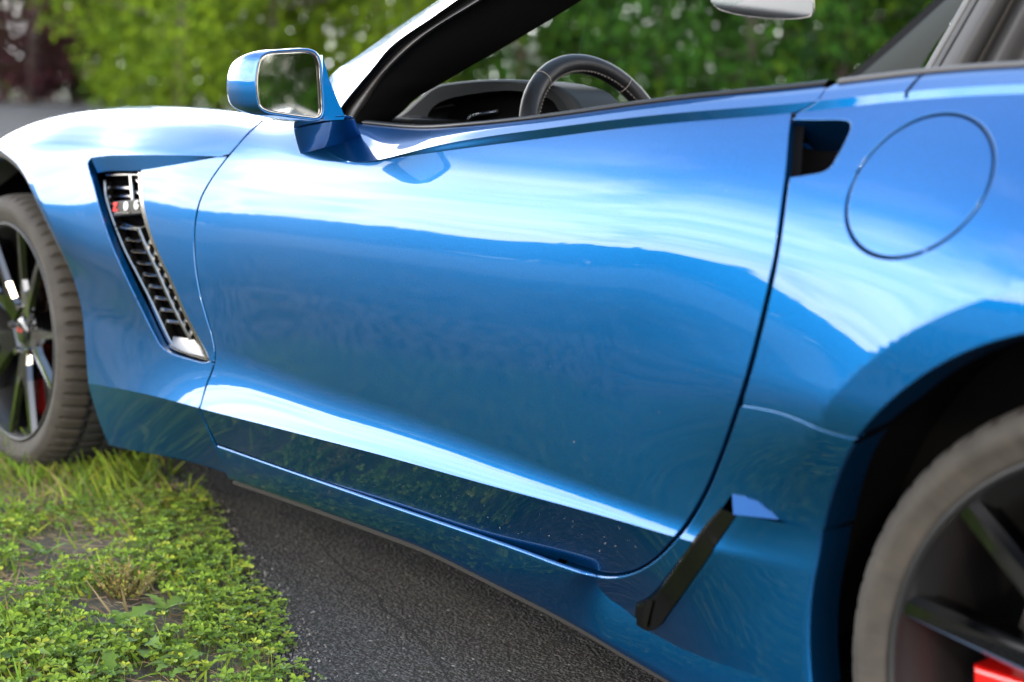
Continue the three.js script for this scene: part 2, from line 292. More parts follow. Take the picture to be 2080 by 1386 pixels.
{ // ---- door
  const mb = new MB(), fr = offs(seamF.filter((p) => p[1] <= 900), 2.2), rr = offs(seamR.slice(0, -1), 7);
  panel(mb, [S(fr), U([[-1.655, 10.2], [-1.60, NR - 1]], true), U(Array.from({ length: 60 }, (_, k) => [lerp(-1.6, -0.507, k / 59), NR - 1]), true), S(offs(topSeam, -2.5).reverse()), S(rr), S(doorBottom)], { du: 0.012 });
  add('door', mb, paint, car);
}
const arcPts = (c, rf, a0, a1, n) => Array.from({ length: n + 1 }, (_, k) => { const a = lerp(a0, a1, k / n) * RAD, r = typeof rf === 'function' ? rf(lerp(a0, a1, k / n)) : rf; return [c[0] + r * Math.cos(a), c[1] + r * Math.sin(a)]; });
const TOP = NR - 1;
// ---- front wing: forward part (proud of the vent), rear part, and the band round the arch
const rFront = (a) => at([[10, 0.449], [36, 0.445], [57, 0.444], [82, 0.434], [110, 0.430], [150, 0.427], [180, 0.427]], a);
const ventLeft = spl([[427, 735], [414, 738], [380, 730], [345, 718], [328, 706], [312, 680], [281, 618], [251, 556], [222, 488], [200, 420], [188, 375], [179, 345], [177, 330], [184, 320]], 5);
const bladeTop = spl([[184, 320], [215, 316], [260, 315], [320, 315], [390, 316], [446, 318]], 6), bladeLow = spl([[196, 351], [215, 347], [284, 346], [340, 337.5], [395, 328], [446, 318.6]], 6);
const ventRight = spl([[287, 346], [289, 390], [294, 425], [303, 462], [322, 512], [350, 572], [376, 632], [402, 683], [420, 716], [427, 735]], 6);
const archFront = [...spl([[-2.175, 0.150], [-2.212, 0.21], [-2.242, 0.28], [-2.264, 0.38]], 0.02).map((p) => [p[0], p[1]]), ...arcPts(FRONT, rFront, 12, 28, 6)];
{
  const mb = new MB(), vo = { vent: true, du: 0.012, depth: 0.022 };
  const seam = offs(seamF, -2.0), low = seam.filter((p) => p[1] >= 735), up = seam.filter((p) => p[1] <= 316);
  const crease = arcPts(FRONT, RCF, 28, 152, 60), open = arcPts(FRONT, rFront, 28, 152, 60);
  panel(mb, [U([[-2.17, 0], [-2.0, 0], [-1.85, 0], [-1.70, 0]], true), S(low), S(ventLeft, true, 0.014, vo), S(bladeTop, false, 0, vo), S(up), U([[-1.655, 10.2], [-1.60, TOP], [-2.0, TOP], [-2.4, TOP], [-2.8, TOP], [-3.3, TOP], [-3.3, 6], [-3.3, 3.2], [-3.13, 3.2]]),
    XY(crease.slice().reverse(), false), XY([crease[0], ...archFront.slice().reverse()], true, 0.03)], vo);
  panel(mb, [XY(open, true, 0.035), XY(crease.slice().reverse(), false)], { ...vo, band: true });
  const ins = [...seam.filter((p) => p[1] < 735 && p[1] > 317)].reverse();
  panel(mb, [S(bladeLow.filter((p) => p[0] > 286), false), S(ins), S([[434, 735], [427, 735]], false), S(ventRight.slice().reverse(), true, 0.01)], { du: 0.012 });
  // the blade above the vent: a facet that tucks in under the wing
  const A = spl(bladeTop, 5), B = spl(bladeLow, 5), n = 50, get = (L, t) => { const q = t * (L.length - 1), i = Math.min(L.length - 2, Math.floor(q)), f = q - i; return [lerp(L[i][0], L[i + 1][0], f), lerp(L[i][1], L[i + 1][1], f)]; };
  const rows = [0, 0.2, 0.5, 0.8, 1].map((w) => Array.from({ length: n + 1 }, (_, k) => { const a = onBody(...get(A, k / n), 0, vo), b = onBody(...get(B, k / n), -0.002); return a.lerp(b, w); }));
  mb.grid(rows, false, true);
  add('front_wing', mb, paint, car);
  const tr = new MB(), T = archFront.concat(arcPts(FRONT, rFront, 28, 170, 60)).map(([x, y]) => { const p = P(...uvXY(x, y), { band: true, vent: true }); return p; });
  tr.grid([0, 1, 2, 3].map((k) => T.map((p) => { const d = V(FRONT[0] - p.x, FRONT[1] - p.y, 0).normalize(); return p.clone().addScaledVector(d, [0.0005, 0.019, 0.023, 0.024][k]).add(V(0, 0, [-0.004, -0.010, -0.016, -0.10][k])); })), false, false);
  add('arch_trim', tr, greyTrim, car);
}
// ---- rear quarter with fuel flap and handle recess
const rRear = (a) => at([[30, 0.402], [112, 0.402], [143, 0.397], [160, 0.394], [172, 0.388], [195, 0.385]], a);
const fuelC = atZ(1863, 376, -0.03);
const fuelRing = (r) => { const n = 96, c = uvPx(1863, 376), p0 = P(...c), nn = N(...c), e1 = V(1, 0, 0).addScaledVector(nn, -nn.x).normalize(), e2 = nn.clone().cross(e1).normalize(); return Array.from({ length: n + 1 }, (_, k) => { const a = k / n * 2 * Math.PI, q = p0.clone().addScaledVector(e1, r * Math.cos(a)).addScaledVector(e2, r * Math.sin(a)), [x, y] = proj(q); return uvPx(x, y); }); };
const lowSeam = spl([[1510, 825], [1540, 829], [1580, 838], [1620, 852], [1670, 874], [1736, 892]]);
{
  const mb = new MB(), seam = offs(seamR, -7), crease = arcPts(REAR, RCR, 30, 144, 70), open = arcPts(REAR, rRear, 30, 144, 70);
  const s1 = seam.filter((p) => p[1] < 240), s2 = seam.filter((p) => p[1] > 362 && p[1] < 818);
  const pocket = spl([[1613, 241], [1660, 241.5], [1712, 242], [1727, 246], [1730, 258], [1722, 280], [1702, 318], [1688, 340], [1670, 351], [1640, 357], [1605, 362]], 5);
  const [nx] = uvPx(1840, 203), notch = [[nx + 0.0025, TOP], [nx + 0.0025, 7.2], [nx - 0.0025, 7.2], [nx - 0.0025, TOP]];
  const arcLow = arcPts(REAR, rRear, 150, 146, 3);
  panel(mb, [S(s1), S(pocket, true, 0.06), S(s2), S(offs(lowSeam, -1.4)), XY([open[70], crease[70]], false), XY(crease.slice().reverse(), false), XY([crease[0], [0.42, 0.5]], false), U([[0.7, 3.6], [0.7, TOP]]),
    U([[0.4, TOP], [0.1, TOP], ...notch], true), U([[nx - 0.0025, TOP], [-0.44, TOP], [-0.487, TOP]], true), S(offs(topSeam, 2.5).reverse())], { du: 0.012, depth: 0.016, holes: [[U(fuelRing(0.0912), true)]] });
  panel(mb, [XY(open, true, 0.055), XY(crease.slice().reverse(), false)], { du: 0.012, band: true });
  const q = add('rear_quarter', mb, paint, car);
  const fm = new MB(); panel(fm, [U(fuelRing(0.0848), true)], { du: 0.012, depth: 0.014, r: 0.0016 }); add('fuel_flap', fm, paint, q);
  const pb = new MB(), back = pocket.map(([x, y]) => onBody(x, y, -0.058)); back.push(onBody(1570, 355, -0.058), onBody(1574, 240, -0.058)); pb.fan(back, V(0, 0.2, 1).normalize(), true);
  const hs = pb.p.length; add('handle_recess', pb, gapBlack, q);
}
// ---- lower quarter with the brake duct
const skirtSeam = spl([[1086, 1158], [1130, 1180], [1195, 1214], [1290, 1265], [1390, 1317], [1480, 1353], [1565, 1383], [1625, 1404]]);
const ductL = spl([[1300, 1222], [1318, 1212], [1338, 1194], [1395, 1117], [1436, 1063], [1466, 1030]], 5), ductR = spl([[1306, 1262], [1332, 1275], [1352, 1266], [1372, 1240], [1430, 1158], [1475, 1092], [1508, 1041]], 5);
{
  const duct = (x, y) => 0.016 * sstep(0.20, 0.27, y) * (1 - sstep(-0.60 + (y - 0.26) * 0.7 + 0.02, -0.60 + (y - 0.26) * 0.7 + 0.2, x));
  const mb = new MB(), gap = offs([...seamR].filter((p, k) => p[1] > 826 && (p[0] > 1152)), -7), bottomGap = [];
  // forward of the duct
  panel(mb, [S(gap.concat(bottomGap), true), S([[1150, 1166], [1152, 1190]], true), S(offs(skirtSeam.filter((p) => p[0] < 1300 && p[0] > 1154), -1.5), true), S(ductL, true, 0.012), S([[1468, 1031], [1487, 1003], [1530, 1014], [1560, 1030], [1584, 1056]], false),
    S([[1584, 1056], [1632, 1086], [1650, 1090]], false), XY(arcPts(REAR, rRear, 164, 145, 14), true, 0.055), S(offs(lowSeam, 2.6).slice().reverse(), true)], { du: 0.012, r: 0.0035, depth: 0.012, lift: 0.006 });
  const raised = (x, y) => { const p = onBody(x, y), r = duct(p.x, p.y); p.z += r; return p; };
  // aft of the duct, standing proud of it: a patch between the duct's edge, the skirt seam and the arch
  const n = 44, at2 = (L, t) => { const q = t * (L.length - 1), i = Math.min(L.length - 2, Math.floor(q)), f = q - i; return [lerp(L[i][0], L[i + 1][0], f), lerp(L[i][1], L[i + 1][1], f)]; };
  const xy = (x, y) => { const p = onBody(x, y); return [p.x, p.y]; }, LE = ductR.slice().reverse().map(([x, y]) => xy(x, y)), arc = arcPts(REAR, rRear, 164, 193, n), BO = [[1306, 1262], [1318, 1275], [1390, 1315], [1480, 1351], [1565, 1381]].map(([x, y]) => xy(x, y)); BO.push(arc[n]);
  const rows = []; for (let w = 0; w <= 24; w++) rows.push(Array.from({ length: n + 1 }, (_, k) => {
    const u = w / 24, t = k / n, l = at2(LE, t), r = at2(arc, t), b = at2(BO, u), q = [0, 1].map((c) => (1 - u) * l[c] + u * r[c] + (1 - t) * lerp(LE[0][c], arc[0][c], u) + t * b[c] - ((1 - u) * (1 - t) * LE[0][c] + u * (1 - t) * arc[0][c] + (1 - u) * t * LE[LE.length - 1][c] + u * t * arc[n][c]));
    const s = P(...uvXY(q[0], Math.max(0.168, q[1]))); s.z += 0.010 * (1 - sstep(0, 1, u)); return s;
  }));
  rows.unshift(rows[0].map((p) => p.clone().add(V(-0.001, 0, -0.003))), rows[0].map((p) => p.clone().add(V(-0.0003, 0, -0.0008)))); rows.unshift(rows[0].map((p) => p.clone().add(V(0.004, 0, -0.02))));
  const last = rows[rows.length - 1]; rows.push(last.map((p) => { const d = V(REAR[0] - p.x, REAR[1] - p.y, 0).normalize(); return p.clone().addScaledVector(d, 0.003).add(V(0, 0, -0.003)); }), last.map((p) => { const d = V(REAR[0] - p.x, REAR[1] - p.y, 0).normalize(); return p.clone().addScaledVector(d, 0.004).add(V(0, 0, -0.055)); }));
  mb.grid(rows, false, false);
  // the small fin on top and the lip below the duct
  const a = onBody(1487, 1003), c = onBody(1584, 1056), b = raised(1508, 1041); b.z += 0.001; const m = onBody(1540, 1018);
  const fin = new MB(), fN = V(0, 1, 0.9).normalize(); const i0 = fin.v(a, fN), i1 = fin.v(b, fN), i2 = fin.v(c, fN), i3 = fin.v(m, fN); fin.tri(i0, i1, i3); fin.tri(i3, i1, i2); for (const [p, q] of [[[1487, 1003], [1515, 1007]], [[1515, 1007], [1540, 1018]], [[1540, 1018], [1566, 1036]], [[1566, 1036], [1584, 1056]]]) { const u = fin.v(onBody(...p, 0.0005), fN), w = fin.v(onBody(...q, 0.0005), fN), o = fin.v(onBody(1540, 1018, -0.0005), fN); fin.tri(u, w, o); } mb.geo(fin.build());
  const e = spl([[1131, 1178], [1200, 1196], [1260, 1209], [1298, 1219]], 8), l = spl([[1131, 1180], [1200, 1212], [1260, 1244], [1306, 1268]], 8), k = Math.min(e.length, l.length);
  mb.grid([0, 0.5, 1].map((w) => Array.from({ length: k }, (_, i) => { const p = onBody(...e[Math.round(i / (k - 1) * (e.length - 1))], 0.002), q = onBody(...l[Math.round(i / (k - 1) * (l.length - 1))], 0.002 + 0.016 * i / (k - 1)); return p.lerp(q, w); })), false, true);
  add('lower_quarter', mb, paint, car);
  // black duct insert
  const db = new MB(), nn = 60, pick = (L, t) => { const q = t * (L.length - 1), i = Math.min(L.length - 2, Math.floor(q)), f = q - i; return [lerp(L[i][0], L[i + 1][0], f), lerp(L[i][1], L[i + 1][1], f)]; };
  db.grid([0, 0.08, 0.25, 0.5, 0.8, 1].map((w) => Array.from({ length: nn + 1 }, (_, i) => { const p = onBody(...pick(ductL, i / nn), w > 0.05 ? 0.006 : -0.004), q = onBody(...pick(ductR, i / nn), 0.0115); return p.lerp(q, w); })), false, false);
  const bulb = spl([[1300, 1222], [1297, 1240], [1300, 1256], [1306, 1262]], 3).map(([x, y]) => onBody(x, y, 0.006)); db.fan([...bulb, onBody(1330, 1268, 0.014), onBody(1338, 1215, 0.01), onBody(1322, 1214, 0.006)], V(0, 0.2, 1).normalize(), false);
  add('duct_insert', db, phy({ name: 'duct_black', color: col(0.003, 0.003, 0.0026), roughness: 0.15, specularIntensity: 0.35 }), car);
}
// ---- sill below the door
{
  const topL = spl([[441, 906], [560, 948], [690, 993], [800, 1031], [915, 1070], [1000, 1099], [1060, 1120], [1130, 1146], [1180, 1163], [1225, 1175], [1290, 1200], [1390, 1250], [1480, 1300], [1565, 1345], [1700, 1410]], 8), botL = spl([[463, 972], [560, 1005], [690, 1051], [775, 1082], [858, 1114], [1000, 1184], [1150, 1261], [1260, 1326], [1360, 1386], [1480, 1470], [1620, 1570]], 8);
  const n = 110, g = (L, t, z) => { const q = t * (L.length - 1), i = Math.min(L.length - 2, Math.floor(q)), f = q - i; return atZ(lerp(L[i][0], L[i + 1][0], f), lerp(L[i][1], L[i + 1][1], f), z); };
  const A = Array.from({ length: n + 1 }, (_, k) => g(topL, k / n, lerp(-0.030, -0.060, sstep(0.56, 0.68, k / n)))), B = Array.from({ length: n + 1 }, (_, k) => g(botL, k / n, lerp(-0.046, -0.058, sstep(0.47, 0.62, k / n))));
  const rows = [A.map((p) => p.clone().add(V(0, -0.045, -0.034))), A.map((p) => p.clone().add(V(0, 0.0, -0.0065)))];
  for (const [dy, dz] of [[0.0018, -0.0045], [0.0008, -0.0018], [-0.0006, -0.0004], [-0.003, 0]]) rows.push(A.map((p) => p.clone().add(V(0, dy, dz))));
  for (const w of [0.12, 0.3, 0.5, 0.7, 0.9]) rows.push(A.map((p, k) => p.clone().lerp(B[k], w).add(V(0, 0, 0.002 * Math.sin(w * Math.PI)))));
  rows.push(B, B.map((p) => p.clone().add(V(0, -0.002, -0.004))), B.map((p) => p.clone().add(V(0, -0.001, -0.03))));
  const mb = new MB().grid(rows, false, false);
  const end = rows.map((r) => r[0]); mb.fan(end, V(-1, 0, 0), true);
  add('sill', mb, paint, car);
  const lp = new MB(), L = Array.from({ length: n + 1 }, (_, k) => B[k].clone().add(V(0, -0.002, -0.012)));
  lp.grid([L, L.map((p) => p.clone().add(V(0, -0.010, 0.002))), L.map((p) => p.clone().add(V(0, -0.013, -0.002))), L.map((p) => p.clone().add(V(0, -0.012, -0.03)))], false, false);
  add('skirt_lip', lp, std({ name: 'scuffed_black_rubber', color: col(0.011, 0.010, 0.009), roughness: 0.8 }), car);
}
// ---- black strips behind the gaps, so that no light comes through them
{
  const mb = new MB(), strip = (pts, w, d) => mb.grid([offs(pts, -w), pts, offs(pts, w)].map((L) => L.map(([x, y]) => onBody(x, y, -d))), false, false);
  strip(spl(seamF, 10), 12, 0.012); strip(spl(seamR, 10), 14, 0.013); strip(offs(spl(doorBottom, 12), -5), 9, 0.012); strip(spl(topSeam, 6), 8, 0.012); strip(spl([[1840, 156], [1840, 204]], 8), 10, 0.012); strip(spl(lowSeam, 10), 8, 0.011);
  const fr = fuelRing(0.094).map(([x, v]) => P(x, v).addScaledVector(N(x, v), -0.011)); mb.fan(fr.slice(0, -1), V(0, 0.4, 0.9).normalize());
  add('gap_seal', mb, gapBlack, car);
  const ws = new MB(), W = Array.from({ length: 90 }, (_, k) => { const x = lerp(-1.50, -0.50, k / 89); return P(x, TOP); });
  const prof = [[0, 0.004], [0.004, 0.007], [-0.002, 0.011], [-0.012, 0.011], [-0.03, 0.004], [-0.06, -0.01]];
  ws.grid(prof.map(([dz, dy]) => W.map((p) => p.clone().add(V(0, dy - 0.004, dz - 0.003)))), false, false); add('window_seal', ws, blackTrim, car);
  const w2 = new MB(), W2 = Array.from({ length: 40 }, (_, k) => P(lerp(-0.485, 0.5, k / 39), TOP)); w2.grid(prof.map(([dz, dy]) => W2.map((p) => p.clone().add(V(0, dy - 0.004, dz - 0.003)))), false, false); add('tonneau_seal', w2, greyTrim, car);
}
// ---- wheel wells and underbody
{
  const well = (c, r, z0) => { const mb = new MB(), ring = arcPts(c, r, -8, 188, 60); mb.grid([z0, -0.12, -0.25, -0.42].map((z, k) => ring.map(([x, y]) => V(x, y, z))), false, true); mb.fan([...ring.map(([x, y]) => V(x, y, -0.42))], V(0, 0, 1)); return mb; };
  add('wheel_well', well(FRONT, 0.43, -0.03), gapBlack, car); add('wheel_well', well(REAR, 0.425, -0.05), gapBlack, car);
  const ub = new MB(); for (const [a, b, z0] of [[-2.27, -0.42, -0.12], [-3.3, -2.27, -0.45], [-0.42, 0.75, -0.45]]) ub.geo(new THREE.BoxGeometry(b - a, 0.05, 1.93 + 2 * z0 + 0.0), new THREE.Matrix4().makeTranslation((a + b) / 2, 0.2, -0.965));
  add('underbody', ub, gapBlack, car);
}
// ---------------------------------------------------------------- wheels
const rubber = std({ name: 'dusty_rubber', roughness: 0.82, bumpScale: 0.0006, color: 0xffffff });
{
  const t = tex(1024, 256, (x, y) => { const n = fbm(x * 0.02, y * 0.03, 1.7, 5), f = fbm(x * 0.2, y * 0.02, 4.4, 3), side = y < 80, k = side ? 0.026 + n * 0.016 + f * 0.008 : 0.014 + n * 0.006; return side ? [k * 1.2, k * 1.0, k * 0.76] : [k * 1.04, k, k * 0.96]; });
  t.repeat.set(3, 1); rubber.map = t; rubber.bumpMap = tex(256, 256, (x, y) => { const v = 0.5 + 0.5 * fbm(x * 0.15, y * 0.15, 0.3, 3); return [v, v, v]; });
}
const alloy = phy({ name: 'black_alloy', color: col(0.05, 0.051, 0.055), metalness: 1, roughness: 0.2, clearcoat: 1, clearcoatRoughness: 0.04 });
const alloyDark = std({ name: 'black_barrel', color: col(0.006, 0.006, 0.0062), roughness: 0.5 });
const red = phy({ name: 'red_caliper_paint', color: col(0.62, 0.006, 0.004), roughness: 0.3, clearcoat: 1, clearcoatRoughness: 0.05 });
const discMat = std({ name: 'brake_disc_iron', color: col(0.16, 0.14, 0.125), metalness: 0.8, roughness: 0.42 });
function makeWheel(name, c, zFace, R, rRim, W, phase, caliperAng, steer, lugs) {
  const w = group(name, car); w.position.set(c[0], c[1], zFace); w.rotation.y = steer;
  const prof = [[rRim - 0.004, -0.016], [rRim, -0.012], [rRim + 0.006, -0.0075], [rRim + 0.016, -0.005], [lerp(rRim, R, 0.38), 0.0005], [lerp(rRim, R, 0.52), 0.001], [lerp(rRim, R, 0.60), -0.0003], [lerp(rRim, R, 0.62), -0.0018], [lerp(rRim, R, 0.68), -0.0026], [lerp(rRim, R, 0.78), -0.007], [lerp(rRim, R, 0.86), -0.0125], [lerp(rRim, R, 0.93), -0.021], [R - 0.0022, -0.032], [R - 0.001, -0.045], [R - 0.0004, -0.062], [R - 0.0003, -0.072], [R - 0.0065, -0.0735], [R - 0.0065, -0.0805], [R, -0.082], [R + 0.0005, -0.11], [R + 0.0005, -0.13], [R - 0.0065, -0.1315], [R - 0.0065, -0.1385], [R + 0.0005, -0.14], [R, -W + 0.08], [R - 0.004, -W + 0.03], [lerp(rRim, R, 0.7), -W + 0.005], [rRim, -W + 0.02]];
  const NS = lugs * 12, mb = new MB(), rows = [];
  for (let j = 0; j < prof.length; j++) {
    const row = []; for (let i = 0; i < NS; i++) {
      let [r, z] = prof[j]; const th = i / NS * 2 * Math.PI, inTread = j >= 10 && j <= 24, ph = (i + (z < -0.0735 ? 6 : 0) + Math.round(-z * 40)) % 12, cut = ph < 3 ? 1 : 0;
      if (inTread && cut && !(j === 10)) r -= 0.0085; else if (j === 10 && cut) r -= 0.002;
      row.push(V(r * Math.cos(th), r * Math.sin(th), z));
    } rows.push(row);
  }
  mb.grid(rows, true, true); for (let k = 0; k < mb.t.length; k += 2) { mb.t[k + 1] *= 0.6; } // seen from outside
  add('tyre', mb, rubber, w);
  const bar = new MB(), bp = [[rRim + 0.001, -0.016], [rRim - 0.001, -0.008], [rRim - 0.006, -0.007], [rRim - 0.010, -0.012], [rRim - 0.013, -0.03], [rRim - 0.024, -0.045], [rRim - 0.03, -0.09], [rRim - 0.03, -W + 0.02]];
  bar.grid(bp.map(([r, z]) => Array.from({ length: 128 }, (_, i) => V(r * Math.cos(i / 64 * Math.PI), r * Math.sin(i / 64 * Math.PI), z))), true, true); add('rim_barrel', bar, alloyDark, w);
  // five spokes, each splitting into two arms
  const A = 15 * RAD, pol = (r, a) => new THREE.Vector2(r * Math.cos(a), r * Math.sin(a)), rO = rRim - 0.009, hw = 0.0075;
  const sh = new THREE.Shape([pol(0.052, -0.44), pol(0.085, -0.30), pol(0.125, -0.315), pol(rO, -A - hw / rO), pol(rO, -A + hw / rO), pol(0.135, -0.155), pol(0.112, -0.03), pol(0.112, 0.03), pol(0.135, 0.155), pol(rO, A - hw / rO), pol(rO, A + hw / rO), pol(0.125, 0.315), pol(0.085, 0.30), pol(0.052, 0.44)]);
  const sg = new THREE.ExtrudeGeometry(sh, { depth: 0.026, bevelEnabled: true, bevelThickness: 0.011, bevelSize: 0.0065, bevelSegments: 1, curveSegments: 4, steps: 1 });
  { const p = sg.attributes.position; for (let k = 0; k < p.count; k++) { const r = Math.hypot(p.getX(k), p.getY(k)); p.setZ(k, p.getZ(k) - 0.065 + 0.014 * sstep(0.1, 0.26, r) - 0.012 * (1 - sstep(0.05, 0.12, r))); } sg.computeVertexNormals(); }
  for (let k = 0; k < 5; k++) { const s = add('spoke', sg, alloy, w); s.rotation.z = (phase + 72 * k) * RAD; }
  const hub = new MB(); hub.geo(new THREE.CylinderGeometry(0.075, 0.08, 0.04, 48).rotateX(Math.PI / 2).translate(0, 0, -0.066)); add('hub', hub, alloy, w);
  const cap = new MB(); cap.geo(new THREE.LatheGeometry([[0, 0.008], [0.02, 0.0075], [0.029, 0.005], [0.033, 0]].map(([a, b]) => new THREE.Vector2(a, b)), 48).rotateX(Math.PI / 2).translate(0, 0, -0.042)); add('centre_cap', cap, glossBlack, w);
  const emb = new MB(), flagRed = std({ name: 'emblem_red', color: col(0.35, 0.03, 0.01), roughness: 0.35 }), sx = 0.009; // crossed pennants
  for (const s of [-1, 1]) emb.geo(new THREE.BoxGeometry(0.013, 0.007, 0.0016).rotateZ(s * 0.5).translate(s * sx, 0.003, -0.0345)); add('emblem', emb, flagRed, w);
  for (let k = 0; k < 5; k++) { const a = (phase + 36 + 72 * k) * RAD, nut = new MB(); nut.geo(new THREE.CylinderGeometry(0.0085, 0.010, 0.026, 6).rotateX(Math.PI / 2).translate(0.058 * Math.cos(a), 0.058 * Math.sin(a), -0.045)); add('wheel_nut', nut, chrome, w); }
  const d = new MB(); d.geo(new THREE.LatheGeometry([[0.09, 0.003], [0.185, 0.003], [0.186, -0.028], [0.09, -0.028], [0.09, 0.003]].map(([a, b]) => new THREE.Vector2(a, b)), 72).rotateX(Math.PI / 2).translate(0, 0, -0.115)); d.geo(new THREE.CylinderGeometry(0.088, 0.088, 0.05, 40).rotateX(Math.PI / 2).translate(0, 0, -0.12)); add('brake_disc', d, discMat, w);
  const cs = new THREE.Shape(), c0 = (caliperAng - 24) * RAD, c1 = (caliperAng + 24) * RAD; cs.absarc(0, 0, 0.213, c0, c1, false); cs.absarc(0, 0, 0.128, c1 - 0.06, c0 + 0.06, true);
  const cg = new THREE.ExtrudeGeometry(cs, { depth: 0.06, bevelEnabled: true, bevelThickness: 0.008, bevelSize: 0.006, bevelSegments: 3, curveSegments: 16 }).translate(0, 0, -0.150); add('brake_caliper', cg, red, w);
  return w;
}
makeWheel('rear_wheel', REAR, 0.0, 0.336, 0.281, 0.33, 155, 211, 0, 64);
makeWheel('front_wheel', FRONT, -0.012, 0.327, 0.261, 0.285, -80, -22, -0.015, 62);
// ---------------------------------------------------------------- side vent: dark chrome grille in the wing
const light = std({ name: 'satin_chrome', color: col(0.40, 0.375, 0.345), metalness: 1, roughness: 0.22 });
{
  const vent = group('side_vent', car), zb = (x) => -0.012;
  const mean = (pts, off, opt) => pts.map(([x, y]) => onBody(x, y, off, opt));
  // back wall
  const back = new MB(), bl = spl([[186, 340], [287, 340], [300, 450], [350, 572], [427, 735], [345, 718], [251, 556], [200, 420]], 8); back.fan(bl.map(([x, y]) => onBody(x, y, -0.05)), V(0, 0, 1), false); add('back_plate', back, gapBlack, vent);
  // a bar along a pixel polyline: width in pixels, depth below the panel, thickness
  const bar = (name, pts, w, d0, mat, deep = 0.016, bevel = 0.35) => {
    const c = spl(pts, 4), rows = [[-0.5, -deep], [-0.5, 0 - 0.002], [-0.5 + bevel * 0.4, 0], [0.5 - bevel * 0.4, 0], [0.5, -0.002], [0.5, -deep]].map(([q, dz]) => offs(c, q * w).map(([x, y]) => onBody(x, y, -d0 + dz)));
    const mb = new MB(); // separate faces so that the edges stay crisp
    for (let k = 0; k < rows.length - 1; k++) mb.grid([rows[k], rows[k + 1]], false, true);
    for (const e of [0, c.length - 1]) mb.fan(rows.map((r) => r[e]), e ? V(0.6, -0.6, 0.5).normalize() : V(-0.6, 0.6, 0.5).normalize(), !!e);
    return add(name, mb, mat, vent);
  };
  bar('frame', [[282, 350], [284, 395], [289, 430], [299, 466], [317, 512], [345, 572], [371, 632], [396, 683], [413, 716], [419, 729]], 9, 0.002, light, 0.03);
  bar('frame', [[194, 362], [196, 395], [207, 436], [221, 475], [236, 512], [262, 563], [290, 618], [320, 682], [331, 702]], 6, 0.017, light, 0.02);
  bar('frame', [[200, 352], [240, 350], [284, 351]], 4, 0.016, chrome, 0.02);
  bar('frame', [[331, 704], [360, 716], [395, 727], [420, 733]], 5, 0.012, light, 0.02);
  bar('mullion', [[266, 463], [281, 500], [305, 553], [330, 610], [352, 655], [372, 692]], 5, 0.014, light, 0.02);
  bar('mullion', [[249, 352], [251, 380], [253, 405]], 5, 0.016, chrome, 0.02);
  bar('cross_bar', [[222, 460], [240, 463], [266, 466]], 5, 0.013, light, 0.02);
  for (const [a, b, c, d] of [[196, 376, 250, 378], [198, 396, 250, 395]]) bar('slat', [[a, b], [(a + c) / 2, (b + d) / 2], [c, d]], 6, 0.024, chrome, 0.02);
  for (const [a, b, c, d] of [[253, 358, 268, 372], [254, 384, 272, 398]]) bar('slat', [[a, b], [c, d]], 4, 0.022, chrome, 0.02);
  bar('slat', [[200, 408], [212, 416], [222, 421]], 4, 0.022, chrome, 0.02);
  bar('slat', [[222, 446], [232, 453], [266, 462], [288, 455]], 4, 0.018, chrome, 0.02);
  // louvres of the two columns
  for (let k = 0; k < 8; k++) {
    const t = k / 7, x0 = lerp(231, 313, t), y0 = lerp(486, 655, t), x1 = lerp(275, 358, t), y1 = lerp(489, 661, t);
    bar('slat', [[x0, y0], [(x0 + x1) / 2, (y0 + y1) / 2 + 0.5], [x1, y1]], 7, 0.026, chrome, 0.022, 0.8);
  }
  for (let k = 0; k < 9; k++) { const t = k / 8, x0 = lerp(282, 366, t), y0 = lerp(488, 672, t); bar('slat', [[x0, y0 + 6], [x0 + 7, y0 - 6]], 8, 0.022, light, 0.02, 0.6); }
  // foot plate
  const fp = new MB(); fp.grid([[[324, 686], [345, 689], [370, 692]], [[336, 706], [372, 718], [414, 728]]].map((r, i) => r.map(([x, y]) => onBody(x, y, i ? -0.012 : -0.028))), false, true); fp.grid([[[370, 692], [382, 700], [392, 706]], [[400, 722], [408, 726], [414, 728]]].map((r, i) => r.map(([x, y]) => onBody(x, y, i ? -0.012 : -0.028))), false, true); add('foot_plate', fp, std({ name: 'brushed_plate', color: col(0.24, 0.225, 0.21), metalness: 1, roughness: 0.28 }), vent);
  // badge: a plate with raised letters
  const c = [[219, 410], [287, 402], [291, 434], [222, 440]].map(([x, y]) => onBody(x, y, -0.006)), o = c[3].clone(), ex = c[2].clone().sub(c[3]), ey = c[0].clone().sub(c[3]), w = ex.length(), h = ey.length(); ex.normalize(); const ez = ex.clone().cross(ey).normalize(); ey.copy(ez).cross(ex).normalize();
  const badge = group('badge', vent), frame = new THREE.Matrix4().makeBasis(ex, ey, ez).setPosition(o);
  badge.applyMatrix4(frame);
  const pl = new RoundedBoxGeometry(w, h, 0.007, 3, 0.003).translate(w / 2, h / 2, -0.004); add('plate', pl, std({ name: 'smoked_metal', color: col(0.05, 0.048, 0.045), metalness: 0.8, roughness: 0.4 }), badge);
  const font = await new FontLoader().loadAsync('fonts/droid/droid_sans_bold.typeface.json'), T = (s, size, x, y, sx, m, n) => { const g = new TextGeometry(s, { font, size, depth: 0.0016, curveSegments: 3, bevelEnabled: true, bevelSize: size * 0.02, bevelThickness: 0.0004, bevelSegments: 1 }).scale(sx, 1, 1).translate(x, y, 0); return add(n, g, m, badge); };
  const badgeWhite = std({ name: 'badge_silver', color: col(0.75, 0.74, 0.70), metalness: 0.6, roughness: 0.35 }), zRed = std({ name: 'badge_red', color: col(0.70, 0.035, 0.02), roughness: 0.35 });
